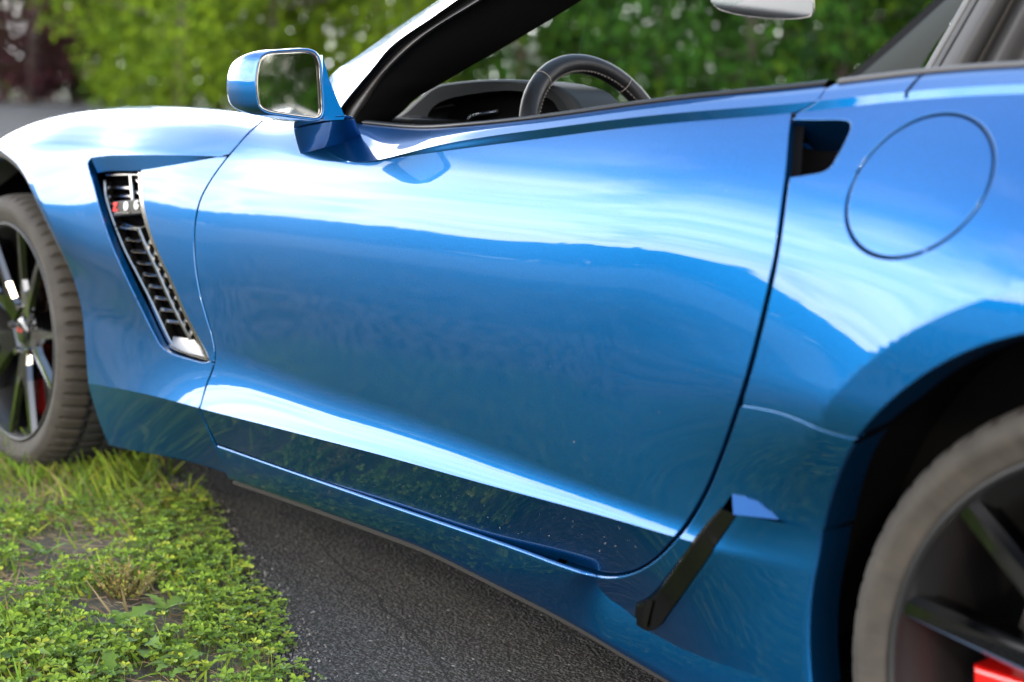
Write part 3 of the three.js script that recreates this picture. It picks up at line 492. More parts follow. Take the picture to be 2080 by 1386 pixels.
  T('Z', h * 0.56, w * 0.03, h * 0.34, 1.5, zRed, 'letter'); T('0', h * 0.56, w * 0.36, h * 0.34, 1.3, badgeWhite, 'letter'); T('6', h * 0.56, w * 0.66, h * 0.34, 1.3, badgeWhite, 'letter');
  T('SUPERCHARGED', h * 0.17, w * 0.08, h * 0.10, 1.12, light, 'lettering');
}
// ---------------------------------------------------------------- door mirror
{
  const mir = group('door_mirror', car), n = V(0.97, 0.045, 0.2).normalize(), gc = atZ(590, 172, 0.055), off = (d) => gc.clone().addScaledVector(n, d);
  const trace = (pts, d, step = 4) => { const c = new THREE.CatmullRomCurve3(pts.map(([x, y]) => V(x, y, 0)), true, 'centripetal'), q = c.getPoints(120); q.pop(); return q.map((p) => atPlane(p.x, p.y, off(d), n)); };
  const glassPx = [[528, 130], [534, 118], [546, 112], [580, 109], [622, 108], [636, 114], [643, 126], [646, 160], [649, 205], [649, 228], [643, 235], [625, 234], [580, 228], [545, 222], [531, 214], [525, 195], [523, 165]];
  const rimPx = [[522, 130], [530, 112], [545, 104], [580, 100], [628, 99], [644, 107], [652, 124], [656, 165], [659, 215], [657, 236], [648, 244], [625, 243], [580, 237], [542, 231], [526, 220], [519, 195], [517, 160]];
  const glass = trace(glassPx, -0.006), rimIn = trace(rimPx.map(([x, y], k) => [lerp(x, glassPx[k][0], 0.62), lerp(y, glassPx[k][1], 0.62)]), 0.001), rimOut = trace(rimPx, 0.0);
  const mg = new MB(); mg.fan(glass, n, false); add('mirror_glass', mg, std({ name: 'mirror_silver', color: col(0.60, 0.60, 0.54), metalness: 1, roughness: 0.03 }), mir);
  const edge = new MB(); edge.grid([trace(glassPx, -0.0055), trace(glassPx.map(([x, y]) => [x + (x - 586) * 0.012, y + (y - 172) * 0.018]), -0.0056)], true, true); add('glass_rim', edge, light, mir);
  const bez = new MB(); bez.grid([rimIn, trace(glassPx, -0.010)], true, true); bez.grid([trace(rimPx.map(([x, y], k) => [lerp(x, glassPx[k][0], 0.4), lerp(y, glassPx[k][1], 0.4)]), 0.0005), rimIn], true, true); add('bezel', bez, glossBlack, mir);
  // housing: the rim swept forward and closed to a rounded nose
  const cen = rimOut.reduce((s, p) => s.add(p), V(0, 0, 0)).multiplyScalar(1 / rimOut.length), fwd = V(-0.97, -0.015, 0.20).normalize(), rows = [];
  rows.push(trace(rimPx.map(([x, y], k) => [lerp(x, glassPx[k][0], 0.4), lerp(y, glassPx[k][1], 0.4)]), 0.0008), trace(rimPx.map(([x, y], k) => [lerp(x, glassPx[k][0], 0.15), lerp(y, glassPx[k][1], 0.15)]), 0.0022), rimOut);
  const dep = 0.105; for (let k = 1; k <= 22; k++) { const t = k / 22, d = Math.sin(t * Math.PI / 2) * dep, s = Math.pow(Math.cos(t * Math.PI / 2 * 0.985), 0.62), sh = V(0, -0.006 * t, 0); rows.push(rimOut.map((p) => p.clone().sub(cen).multiplyScalar(lerp(1, s, sstep(0.0, 0.35, t)) * (1 + 0.03 * Math.sin(Math.min(1, t * 4) * Math.PI / 2))).add(cen).addScaledVector(fwd, d).add(sh))); }
  const shell = new MB().grid(rows, true, true); shell.fan(rows[rows.length - 1], fwd, true); add('mirror_shell', shell, paint, mir);
  // stalk: rounded sections between the housing and the door
  const sec = (pl, pr, z, th, tilt = 0) => { const a = atZ(pl[0], pl[1], z), b = atZ(pr[0], pr[1], z - 0.03), m = a.clone().lerp(b, 0.5), e = b.clone().sub(a).multiplyScalar(0.5), f = V(-e.z, 0, e.x).normalize(); if (f.z > 0) f.negate(); return Array.from({ length: 40 }, (_, k) => { const t = k / 40 * 2 * Math.PI, c = Math.cos(t), s = Math.sin(t), q = 0.62; return m.clone().addScaledVector(e, Math.sign(c) * Math.abs(c) ** q).addScaledVector(f, Math.sign(s) * Math.abs(s) ** q * th + th * 0.4); }); };
  const s1 = [sec([600, 246], [690, 234], 0.0, 0.020), sec([597, 251], [698, 236], -0.005, 0.027), sec([597, 262], [702, 241], -0.018, 0.028)], s2 = [sec([597.5, 264.5], [703, 243.5], -0.018, 0.028), sec([603, 290], [709, 262], -0.048, 0.030), sec([612, 318], [718, 288], -0.080, 0.032), sec([628, 338], [727, 306], -0.100, 0.034), sec([636, 346], [734, 318], -0.110, 0.034)];
  const pod = new MB(); pod.grid(s1, true, false); pod.fan(s1[0], V(0, 1, 0)); add('pivot_cap', pod, paint, mir);
  const wedge = new MB(), W = [[655, 112], [668, 160], [684, 200], [700, 236], [698, 243], [660, 245], [656, 240]].map(([x, y]) => atPlane(x, y, off(-0.004), n)); { const F1 = W, B1 = W.map((p) => p.clone().add(V(-0.06, 0, -0.01))); wedge.grid([F1, B1], true, false); wedge.fan(F1, n); } add('mirror_cheek', wedge, paint, mir);
  const stalk = new MB(); stalk.grid(s2, true, false); add('mirror_stalk', stalk, paint, mir);
  const foot = new MB(), fr = [[0, 1.0], [0.5, 1.06], [1, 1.12]].map(([t, s]) => sec([lerp(634, 648, t), lerp(338, 342, t)], [lerp(728, 748, t), lerp(298, 322, t)], lerp(-0.098, -0.120, t), 0.034 * s)); foot.grid(fr, true, false); add('mirror_foot', foot, paint, mir);
}
// ---------------------------------------------------------------- cockpit seen over the door
{
  const leather = phy({ name: 'black_leather', color: col(0.0045, 0.0045, 0.005), roughness: 0.4, specularIntensity: 0.3 }), dashMat = phy({ name: 'dash_vinyl', color: col(0.0085, 0.0095, 0.010), roughness: 0.6, specularIntensity: 0.25 }), pit = phy({ name: 'cockpit_black', color: col(0.002, 0.002, 0.002), roughness: 0.8, specularIntensity: 0.15 }), seatMat = std({ name: 'grey_leather', color: col(0.034, 0.0325, 0.032), roughness: 0.65 }), silver = std({ name: 'satin_aluminium', color: col(0.6, 0.62, 0.66), metalness: 1, roughness: 0.25 }), thread = std({ name: 'grey_thread', color: col(0.13, 0.115, 0.105), roughness: 0.9 });
  leather.bumpMap = tex(256, 256, (x, y) => { const v = 0.5 + 0.5 * fbm(x * 0.2, y * 0.2, 7.3, 3); return [v, v, v]; }); leather.bumpScale = 0.0004;
  const band = (name, lines, mat, n = 40, par = car) => { // lines: [pixels, z at the bottom, z at the top]
    const mb = new MB(); mb.grid(lines.map(([pts, z0, z1]) => { const c = new THREE.CatmullRomCurve3(pts.map(([x, y]) => V(x, y, 0)), false, 'centripetal'); return c.getPoints(n).map((p, k) => atZ(p.x, p.y, lerp(z0, z1, k / n))); }), false, false); return add(name, mb, mat, par);
  };
  const L0 = [[660, 230], [664, 190], [672, 154], [726, 114], [784, 72], [842, 32], [891, 0], [980, -62], [1140, -175]], L1 = [[690, 250], [691, 222], [697, 211], [726, 175], [755, 141], [790, 98], [827, 69], [871, 40], [928, 0], [1020, -64], [1185, -176]], L2 = [[698, 252], [700, 238], [703, 228], [732, 192], [761, 156], [819, 95], [879, 52], [963, 0], [1055, -60], [1225, -174]];
  const L3 = [[716, 254], [724, 236], [742, 212], [768, 170], [796, 135], [859, 78], [928, 32], [983, 0], [1075, -60], [1250, -174]], L4 = [[770, 262], [813, 231], [842, 202], [891, 173], [940, 144], [1044, 84], [1113, 43], [1182, 0], [1280, -62], [1470, -178]];
  const mixL = (A, B, t) => { const a = new THREE.CatmullRomCurve3(A.map(([x, y]) => V(x, y, 0)), false, 'centripetal'), b = new THREE.CatmullRomCurve3(B.map(([x, y]) => V(x, y, 0)), false, 'centripetal'); return Array.from({ length: 13 }, (_, k) => { const p = a.getPoint(k / 12).lerp(b.getPoint(k / 12), t); return [p.x, p.y]; }); };
  band('windscreen_pillar', [[L0, -0.255, -0.33], [mixL(L0, L1, 0.12), -0.225, -0.30], [mixL(L0, L1, 0.35), -0.185, -0.26], [mixL(L0, L1, 0.7), -0.155, -0.23], [L1, -0.140, -0.215]], paint);
  band('pillar_seal', [[L1, -0.141, -0.216], [mixL(L1, L2, 0.5), -0.165, -0.24], [L2, -0.162, -0.237]], blackTrim);
  band('pillar_seal', [[L2, -0.162, -0.237], [mixL(L2, L3, 0.2), -0.148, -0.223], [mixL(L2, L3, 0.5), -0.142, -0.217], [mixL(L2, L3, 0.8), -0.148, -0.223], [L3, -0.162, -0.237]], std({ name: 'brown_black_rubber', color: col(0.022, 0.018, 0.015), roughness: 0.5 }));
  band('pillar_trim', [[L3, -0.162, -0.237], [mixL(L3, L4, 0.12), -0.17, -0.245], [mixL(L3, L4, 0.6), -0.215, -0.29], [L4, -0.26, -0.34]], pit);
  // windscreen
  const gl = phy({ name: 'clear_glass', color: col(0.93, 0.97, 0.95), transmission: 1, thickness: 0, roughness: 0, ior: 1.5, specularIntensity: 0.02 }), wa = [[842, 202], [1044, 84], [1182, 0], [1280, -62], [1470, -178]].map(([x, y], k) => atZ(x, y, lerp(-0.265, -0.375, k / 4))), wb = [[1700, 172], [1800, 86], [1905, 0], [1975, -60], [2112, -178]].map(([x, y]) => atZ(x, y, -1.68)), wm = new MB(), rows = [];
  for (let j = 0; j <= 12; j++) rows.push(wa.map((p, k) => p.clone().lerp(wb[k], j / 12).add(V(-0.05 * Math.sin(j / 12 * Math.PI), 0, 0)))); wm.grid(rows, false, false); add('windscreen', wm, gl, car);
  { const a = atZ(1225, -176, -0.36), b = atZ(2120, -178, -1.66), h = new MB(), prof = [[-0.012, 0.03], [0.018, 0.022], [0.02, -0.03], [-0.012, -0.035]]; h.grid(prof.map(([dy, dx]) => Array.from({ length: 20 }, (_, k) => a.clone().lerp(b, k / 19).add(V(dx - 0.04 * Math.sin(k / 19 * Math.PI), dy, 0)))), false, false); h.grid([prof[3], prof[0]].map(([dy, dx]) => Array.from({ length: 20 }, (_, k) => a.clone().lerp(b, k / 19).add(V(dx - 0.04 * Math.sin(k / 19 * Math.PI), dy, 0)))), false, false); add('windscreen_header', h, blackTrim, car); }
  // far pillar
  band('windscreen_pillar', [[[[1706, 170], [1805, 84], [1900, -2], [1965, -62], [2100, -178]], -1.70, -1.70], [[[1728, 170], [1828, 84], [1923, -2], [1988, -62], [2125, -178]], -1.68, -1.68]], pit);
  band('pillar_trim', [[[[1728, 170], [1828, 84], [1923, -2], [1988, -62], [2125, -178]], -1.679, -1.679], [[[1775, 170], [1862, 84], [1945, -2], [2008, -62], [2145, -178]], -1.64, -1.64], [[[1850, 175], [1900, 90], [1975, -2], [2030, -62], [2165, -178]], -1.62, -1.62]], std({ name: 'grey_headliner', color: col(0.018, 0.0195, 0.017), roughness: 0.95 }));
  // dashboard: binnacle hood, dark instrument opening, passenger side
  const dash = group('dashboard', car);
  const slab = (name, px, z, depth, mat, par, bevel = 0.008) => { // outline at depth z, run across the car
    const c = new THREE.CatmullRomCurve3(px.map(([x, y]) => V(x, y, 0)), true, 'centripetal', 0.5), q = c.getPoints(px.length * 6); q.pop(); const o = q.map((p) => atZ(p.x, p.y, z)), cen = o.reduce((s, p) => s.add(p), V(0, 0, 0)).multiplyScalar(1 / o.length), mb = new MB();
    const inn = o.map((p) => p.clone().lerp(cen, bevel / 0.1)); mb.grid([inn.map((p) => p.clone().add(V(0, 0, bevel * 0.7))), o.map((p, k) => p.clone().lerp(inn[k], 0.4).add(V(0, 0, bevel * 0.4))), o, o.map((p) => p.clone().add(V(0, 0, -depth)))], true, true);
    const sh = inn.map((p) => new THREE.Vector2(p.x, p.y)), f = THREE.ShapeUtils.triangulateShape(sh, []), ids = inn.map((p) => mb.v(p.clone().add(V(0, 0, bevel * 0.7)), V(0, 0, 1))); for (const [a, b, d] of f) { const s = (sh[b].x - sh[a].x) * (sh[d].y - sh[a].y) - (sh[d].x - sh[a].x) * (sh[b].y - sh[a].y); if (s > 0) mb.tri(ids[a], ids[b], ids[d]); else mb.tri(ids[a], ids[d], ids[b]); }
    return add(name, mb, mat, par);
  };
  slab('binnacle_hood', [[756, 262], [806, 238], [845, 204], [882, 176], [935, 166], [1000, 161], [1060, 162], [1112, 170], [1148, 182], [1172, 203], [1186, 230], [1172, 236], [1150, 206], [1120, 192], [1080, 184], [1030, 182], [960, 190], [905, 202], [876, 217], [862, 236], [858, 262]], -0.40, 0.10, dashMat, dash, 0.012);
  slab('instrument_recess', [[858, 262], [868, 226], [900, 204], [960, 191], [1030, 184], [1085, 186], [1120, 194], [1148, 212], [1156, 262]], -0.46, 0.02, pit, dash, 0.002);
  slab('dash_top', [[1130, 262], [1140, 226], [1200, 221], [1260, 222], [1400, 216], [1560, 222], [1560, 262]], -0.60, 0.4, dashMat, dash, 0.004);
  add('dash_shelf', new RoundedBoxGeometry(0.62, 0.03, 1.36, 2, 0.01).translate(-1.83, 0.862, -0.965), pit, dash);
  slab('dash_end', [[748, 262], [800, 240], [830, 236], [858, 240], [858, 262]], -0.37, 0.05, dashMat, dash, 0.004);
  const tube = (pts, r, mat, name, par) => add(name, new THREE.TubeGeometry(new THREE.CatmullRomCurve3(pts.map(([x, y, z]) => atZ(x, y, z))), 40, r, 10), mat, par);
  tube([[948, 252, -0.44], [953, 242, -0.44], [964, 234, -0.44], [985, 230, -0.44], [1010, 226, -0.45]], 0.0045, silver, 'trim_strip', dash);
  tube([[862, 240, -0.40], [868, 230, -0.40], [884, 221, -0.40], [905, 216, -0.41], [922, 213, -0.42]], 0.0022, dashMat, 'trim_strip', dash);
  tube([[1160, 216, -0.74], [1200, 217, -0.74], [1260, 221, -0.74], [1330, 224, -0.74]], 0.004, silver, 'trim_strip', dash);
  // steering wheel
  const sw = group('steering_wheel', car), sc = atZ(1222, 306, -0.475); sw.position.copy(sc); sw.lookAt(sc.clone().add(V(0.90, 0.40, 0.02)));
  const R = 0.163; add('rim', new THREE.TorusGeometry(R, 0.0172, 24, 140), leather, sw);
  for (const a of [52, 128]) { const m = add('rim_seam', new THREE.TorusGeometry(0.0175, 0.0007, 6, 30), thread, sw); m.position.set(R * Math.cos(a * RAD), R * Math.sin(a * RAD), 0); m.rotation.set(Math.PI / 2, a * RAD, 0, 'ZYX'); m.rotation.set(0, 0, 0); m.lookAt(new THREE.Vector3()); m.quaternion.setFromUnitVectors(V(0, 0, 1), V(-Math.sin(a * RAD), Math.cos(a * RAD), 0)); }
  { const m = add('rim_seam', new THREE.TorusGeometry(0.0176, 0.0012, 6, 30), silver, sw), a = 165; m.position.set(R * Math.cos(a * RAD), R * Math.sin(a * RAD), 0); m.quaternion.setFromUnitVectors(V(0, 0, 1), V(-Math.sin(a * RAD), Math.cos(a * RAD), 0)); }
  { const st = new MB(), g = new THREE.CylinderGeometry(0.0005, 0.0005, 0.006, 5); for (let k = 0; k < 90; k++) { const a = lerp(20, 160, k / 89) * RAD, m = new THREE.Matrix4().makeRotationZ(a + 0.6 * (k % 2 ? 1 : -1) + Math.PI / 2).setPosition((R - 0.0155) * Math.cos(a), (R - 0.0155) * Math.sin(a), 0.008); st.geo(g, m); } add('stitching', st, thread, sw, { kind: 'stuff' }); }
  { const sp = new MB(); sp.geo(new RoundedBoxGeometry(0.30, 0.04, 0.014, 3, 0.006)); sp.geo(new RoundedBoxGeometry(0.12, 0.10, 0.04, 4, 0.015)); add('hub', sp, leather, sw); }
  // inside mirror
  const im = group('inside_mirror', car), ipx = [[1438, -8], [1444, 6], [1456, 18], [1490, 29], [1540, 37], [1590, 40], [1630, 38], [1650, 33], [1655, 22], [1652, -10], [1640, -42], [1560, -52], [1470, -46]], ic = atZ(1545, 0, -0.92), inn = V(0.85, -0.10, 0.50).normalize();
  const itr = (s, d) => { const c = new THREE.CatmullRomCurve3(ipx.map(([x, y]) => V(1546 + (x - 1546) * s, -4 + (y + 4) * s, 0)), true, 'centripetal'), q = c.getPoints(100); q.pop(); return q.map((p) => atPlane(p.x, p.y, ic.clone().addScaledVector(inn, d), inn)); };
  { const g = new MB(); g.fan(itr(0.965, 0), inn); add('mirror_glass', g, std({ name: 'inner_mirror_silver', color: col(0.75, 0.76, 0.75), metalness: 1, roughness: 0.04 }), im); const e = new MB(); e.grid([itr(0.965, 0), itr(0.99, 0.0005), itr(1, -0.002)], true, true); add('glass_edge', e, light, im); const h = new MB(); h.grid([itr(1, -0.002), itr(1.0, -0.012), itr(0.9, -0.03), itr(0.5, -0.04)], true, true); add('housing', h, blackTrim, im); add('stem', new THREE.TubeGeometry(new THREE.LineCurve3(ic.clone().addScaledVector(inn, -0.02), ic.clone().add(V(-0.03, 0.12, -0.02))), 2, 0.008, 10), blackTrim, im); }
  // driver's seat: outer bolster and back
  const seat = group('seat', car), cols = [[1872, 1969, -0.39], [1878, 1975, -0.36], [1884, 1982, -0.349], [1892, 1990, -0.344], [1898, 1996, -0.342], [1901, 1999, -0.345], [1906, 2004, -0.338], [1925, 2022, -0.326], [1945, 2040, -0.33], [1960, 2053, -0.35], [1970, 2062, -0.378], [1977, 2069, -0.392], [1984, 2076, -0.378], [1998, 2090, -0.358], [2018, 2108, -0.36], [2034, 2124, -0.38], [2046, 2136, -0.41], [2070, 2165, -0.43], [2140, 2240, -0.42]];
  const scol = cols.map(([b, t, z]) => Array.from({ length: 24 }, (_, k) => { const y = lerp(200, -60, k / 23), f = (150 - y) / 170; return atZ(lerp(b, t, f), y, z - 0.02 * f); }));
  { const m = new MB(); m.grid(scol, false, false); add('backrest', m, seatMat, seat); const st = new MB(), c = new THREE.CatmullRomCurve3(scol[2].map((p) => p.clone().add(V(0, 0, 0.0012)))), g = new THREE.BoxGeometry(0.0035, 0.0012, 0.0012); for (let k = 0; k < 60; k++) { const p = c.getPoint(k / 60), t = c.getTangent(k / 60); st.geo(g, new THREE.Matrix4().makeRotationFromQuaternion(new THREE.Quaternion().setFromUnitVectors(V(1, 0, 0), t)).setPosition(p)); } add('stitching', st, thread, seat, { kind: 'stuff' }); }
  { const m = new MB(), c = new THREE.CatmullRomCurve3(scol[5].map((p) => p.clone().add(V(0, 0, 0.002)))); m.geo(new THREE.TubeGeometry(c, 30, 0.0007, 5)); add('seam', m, blackTrim, seat); }
  // tub, rear deck
  const tub = new MB(); for (const [w, h, d, x, y, z] of [[1.9, 0.03, 1.6, -0.9, 0.30, -0.965], [0.03, 0.5, 1.4, -1.86, 0.55, -0.965], [0.03, 0.45, 1.5, -0.02, 0.55, -0.965], [1.75, 0.5, 0.03, -1.0, 0.56, -0.23], [1.75, 0.5, 0.03, -1.0, 0.56, -1.70]]) tub.geo(new THREE.BoxGeometry(w, h, d), new THREE.Matrix4().makeTranslation(x, y, z)); add('cabin_tub', tub, pit, car);
  add('tonneau_cover', new RoundedBoxGeometry(0.75, 0.03, 1.5, 3, 0.012).translate(0.36, 0.945, -0.965), blackTrim, car);
  // bonnet between the wings
  const bon = new MB(), br = []; for (let j = 0; j <= 24; j++) br.push(Array.from({ length: 40 }, (_, i) => { const x = lerp(-3.3, -1.66, i / 39), e = P(Math.min(x, -1.62), TOP), t = j / 24; return V(x, e.y - 0.004 - 0.012 * Math.sin(t * Math.PI), lerp(e.z, -1.93 - e.z, t)); })); bon.grid(br, false, false); add('bonnet', bon, paint, car);
  // the far side of the body mirrors the near one
  for (const name of ['front_wing', 'door', 'rear_quarter', 'lower_quarter', 'sill', 'front_wheel', 'rear_wheel']) { const o = car.children.find((c) => c.name === name), m = o.clone(); m.scale.z = -1; m.position.z = -1.93 - o.position.z; m.rotation.y *= -1; car.add(m); }
}
// road dust and grit flecks on the lower panels
{
  const R = rng(303), mb = new MB(), g = new THREE.IcosahedronGeometry(1, 0);
  const fleck = (x, y) => { const p = onBody(x, y, 0.0004), s = lerp(0.0002, 0.0006, R() ** 3); mb.geo(g, new THREE.Matrix4().compose(p, new THREE.Quaternion(), V(s * lerp(0.7, 1.6, R()), s * lerp(0.7, 1.3, R()), s * 0.4))); };
  for (let k = 0; k < 70; k++) { const t = R(); fleck(lerp(640, 1300, t) , lerp(960, 1120, t) + lerp(-40, 25, R())); }
  for (let k = 0; k < 70; k++) fleck(lerp(1440, 1600, R()), lerp(1090, 1290, R()));
  for (let k = 0; k < 60; k++) fleck(lerp(500, 1480, R()), lerp(300, 900, R()));
  add('dust_flecks', mb, std({ name: 'dust', color: col(0.32, 0.30, 0.27), roughness: 1 }), car, { kind: 'stuff' });
}
// ---------------------------------------------------------------- ground: verge, asphalt drive
const asphaltMat = std({ name: 'asphalt', color: 0xffffff, roughness: 0.92 });
const EDGE = [[-70, -26.5], [-20, -7.05], [-8, -2.42], [-4, -0.90], [-2.9, -0.47], [-2.61, -0.35], [-2.32, -0.28], [-1.99, -0.155], [-1.78, -0.075], [-1.49, 0.03], [-1.24, 0.14], [-0.8, 0.33], [0, 0.64], [1.5, 1.22], [8, 3.8], [30, 12.6]];
const edgeZ = (x) => { let k = 1; while (k < EDGE.length - 1 && x > EDGE[k][0]) k++; const a = EDGE[k - 1], b = EDGE[k], t = (x - a[0]) / (b[0] - a[0]); return lerp(a[1], b[1], t) + 0.035 * fbm(x * 2.3, 1.2, 0.5, 4) * sstep(9, 4, Math.abs(x + 2)); };
{
  const g = new THREE.PlaneGeometry(900, 900, 1, 1).rotateX(-Math.PI / 2); const lawnTex = tex(512, 512, (x, y) => { const s = 2 * Math.PI / 512, n = fbm(Math.cos(x * s) * 6, Math.sin(x * s) * 6, y * 0.06, 5) + 0.5 * fbm(x * 0.21, y * 0.21, 3, 3); const k = 0.5 + 0.9 * n; const q = Math.max(0, Math.min(1, 0.5 + 1.8 * n)); return [lerp(0.010, 0.10, q), lerp(0.018, 0.095, q), lerp(0.006, 0.035, q)]; }); lawnTex.repeat.set(210, 210);
  add('lawn', g, std({ name: 'lawn', map: lawnTex, roughness: 1 }), scene, { kind: 'structure' }).position.y = -0.03;
  // bare soil under the near verge
  const soil = new MB(), rows = []; for (let j = 0; j <= 60; j++) rows.push(Array.from({ length: 90 }, (_, i) => { const x = lerp(-5.5, 0.9, i / 89), z = edgeZ(x) - 0.02 + (j / 60) ** 1.5 * 3.2; return V(x, -0.012 + 0.018 * fbm(x * 3, z * 3, 0.7, 4) + (j === 0 ? -0.01 : 0.004), z); }));
  soil.grid(rows, false, true); for (let k = 0; k < soil.p.length / 3; k++) { soil.t[2 * k] = soil.p[3 * k]; soil.t[2 * k + 1] = soil.p[3 * k + 2]; }
  const soilTex = tex(512, 512, (x, y) => { const n = 0.5 + fbm(x * 0.03, y * 0.03, 2.2, 6) + 0.4 * fbm(x * 0.3, y * 0.3, 8.2, 2); return [lerp(0.03, 0.15, n), lerp(0.026, 0.118, n), lerp(0.018, 0.075, n)]; });
  add('soil', soil, std({ name: 'dry_soil', map: soilTex, roughness: 1 }), scene, { kind: 'structure' });
  // asphalt: near piece with fine grain, far piece plain
  const near = new MB(), ar = []; const XN = 120; for (let j = 0; j <= 24; j++) ar.push(Array.from({ length: XN + 1 }, (_, i) => { const x = lerp(-6, 3, i / XN), e = edgeZ(x); return V(x, 0.001 + (j === 0 ? -0.025 : 0), e - (j / 24) ** 1.6 * 5); }));
  near.grid(ar, false, false); for (let k = 0; k < near.p.length / 3; k++) { near.t[2 * k] = near.p[3 * k] / 1.3; near.t[2 * k + 1] = near.p[3 * k + 2] / 1.3; }
  const R = rng(5), NT = 1024, hgt = new Float32Array(NT * NT), alb = new Float32Array(NT * NT).fill(0);
  for (let k = 0; k < 80000; k++) { const cx = R() * NT, cy = R() * NT, r = 1.0 + 2.4 * R() ** 2, v = R(), tone = R() < 0.012 ? 0.09 + 0.12 * R() : 0.02 + 0.036 * R(); for (let y = Math.floor(cy - r); y <= cy + r; y++) for (let x = Math.floor(cx - r); x <= cx + r; x++) { const d = Math.hypot(x - cx, y - cy) / r; if (d > 1) continue; const i = ((y + NT) % NT) * NT + (x + NT) % NT, h = (0.4 + 0.6 * v) * Math.sqrt(1 - d * d); if (h > hgt[i]) { hgt[i] = h; alb[i] = tone; } } }
  const at1 = tex(NT, NT, (x, y) => { const a = alb[y * NT + x] || 0.012, n = 1 + 0.35 * fbm(x * 0.012, y * 0.012, 6.1, 4); return [a * 1.06 * n, a * n, a * 0.93 * n]; }), bt = tex(NT, NT, (x, y) => { const h = hgt[y * NT + x]; return [h, h, h]; });
  asphaltMat.map = at1; asphaltMat.bumpMap = bt; asphaltMat.bumpScale = 0.004;
  add('asphalt_drive', near, asphaltMat, scene, { kind: 'structure' });
  // cracks opened in the surface
  const crk = new MB(), crack = (pts, w) => { const c = new THREE.CatmullRomCurve3(pts.map(([x, y]) => atY(x, y, 0.002))), n = 160, L = [], Q = []; for (let k = 0; k <= n; k++) { const p = c.getPoint(k / n), t = c.getTangent(k / n), s = V(-t.z, 0, t.x), j = 0.006 * fbm(k * 0.13, pts[0][0], 3.3, 4), ww = w * (0.35 + 0.9 * Math.abs(fbm(k * 0.21, 7.7, pts[0][1], 3) + 0.4)); L.push(p.clone().addScaledVector(s, j + ww)); Q.push(p.clone().addScaledVector(s, j - ww)); } crk.grid([L, Q], false, false); };
  crack([[640, 1092], [700, 1160], [765, 1205], [775, 1235], [812, 1262], [840, 1290], [880, 1330], [915, 1392]], 0.0022); crack([[812, 1262], [775, 1270], [735, 1275], [700, 1290]], 0.0012); crack([[1060, 1386], [1110, 1372], [1160, 1374], [1215, 1372]], 0.0014);
  add('crack', crk, std({ name: 'crack_dirt', color: col(0.006, 0.0055, 0.005), roughness: 1 }), scene.getObjectByName('asphalt_drive'));
  const far = new MB(), fr = [[], []]; for (const [x, z] of EDGE) { fr[0].push(V(x, -0.004, z + 0.02)); fr[1].push(V(x + 4, -0.004, z - 15)); } far.grid(fr, false, false); for (let k = 0; k < far.p.length / 3; k++) { far.t[2 * k] = far.p[3 * k] / 1.3; far.t[2 * k + 1] = far.p[3 * k + 2] / 1.3; }
  add('road', far, asphaltMat, scene, { kind: 'structure' });
}
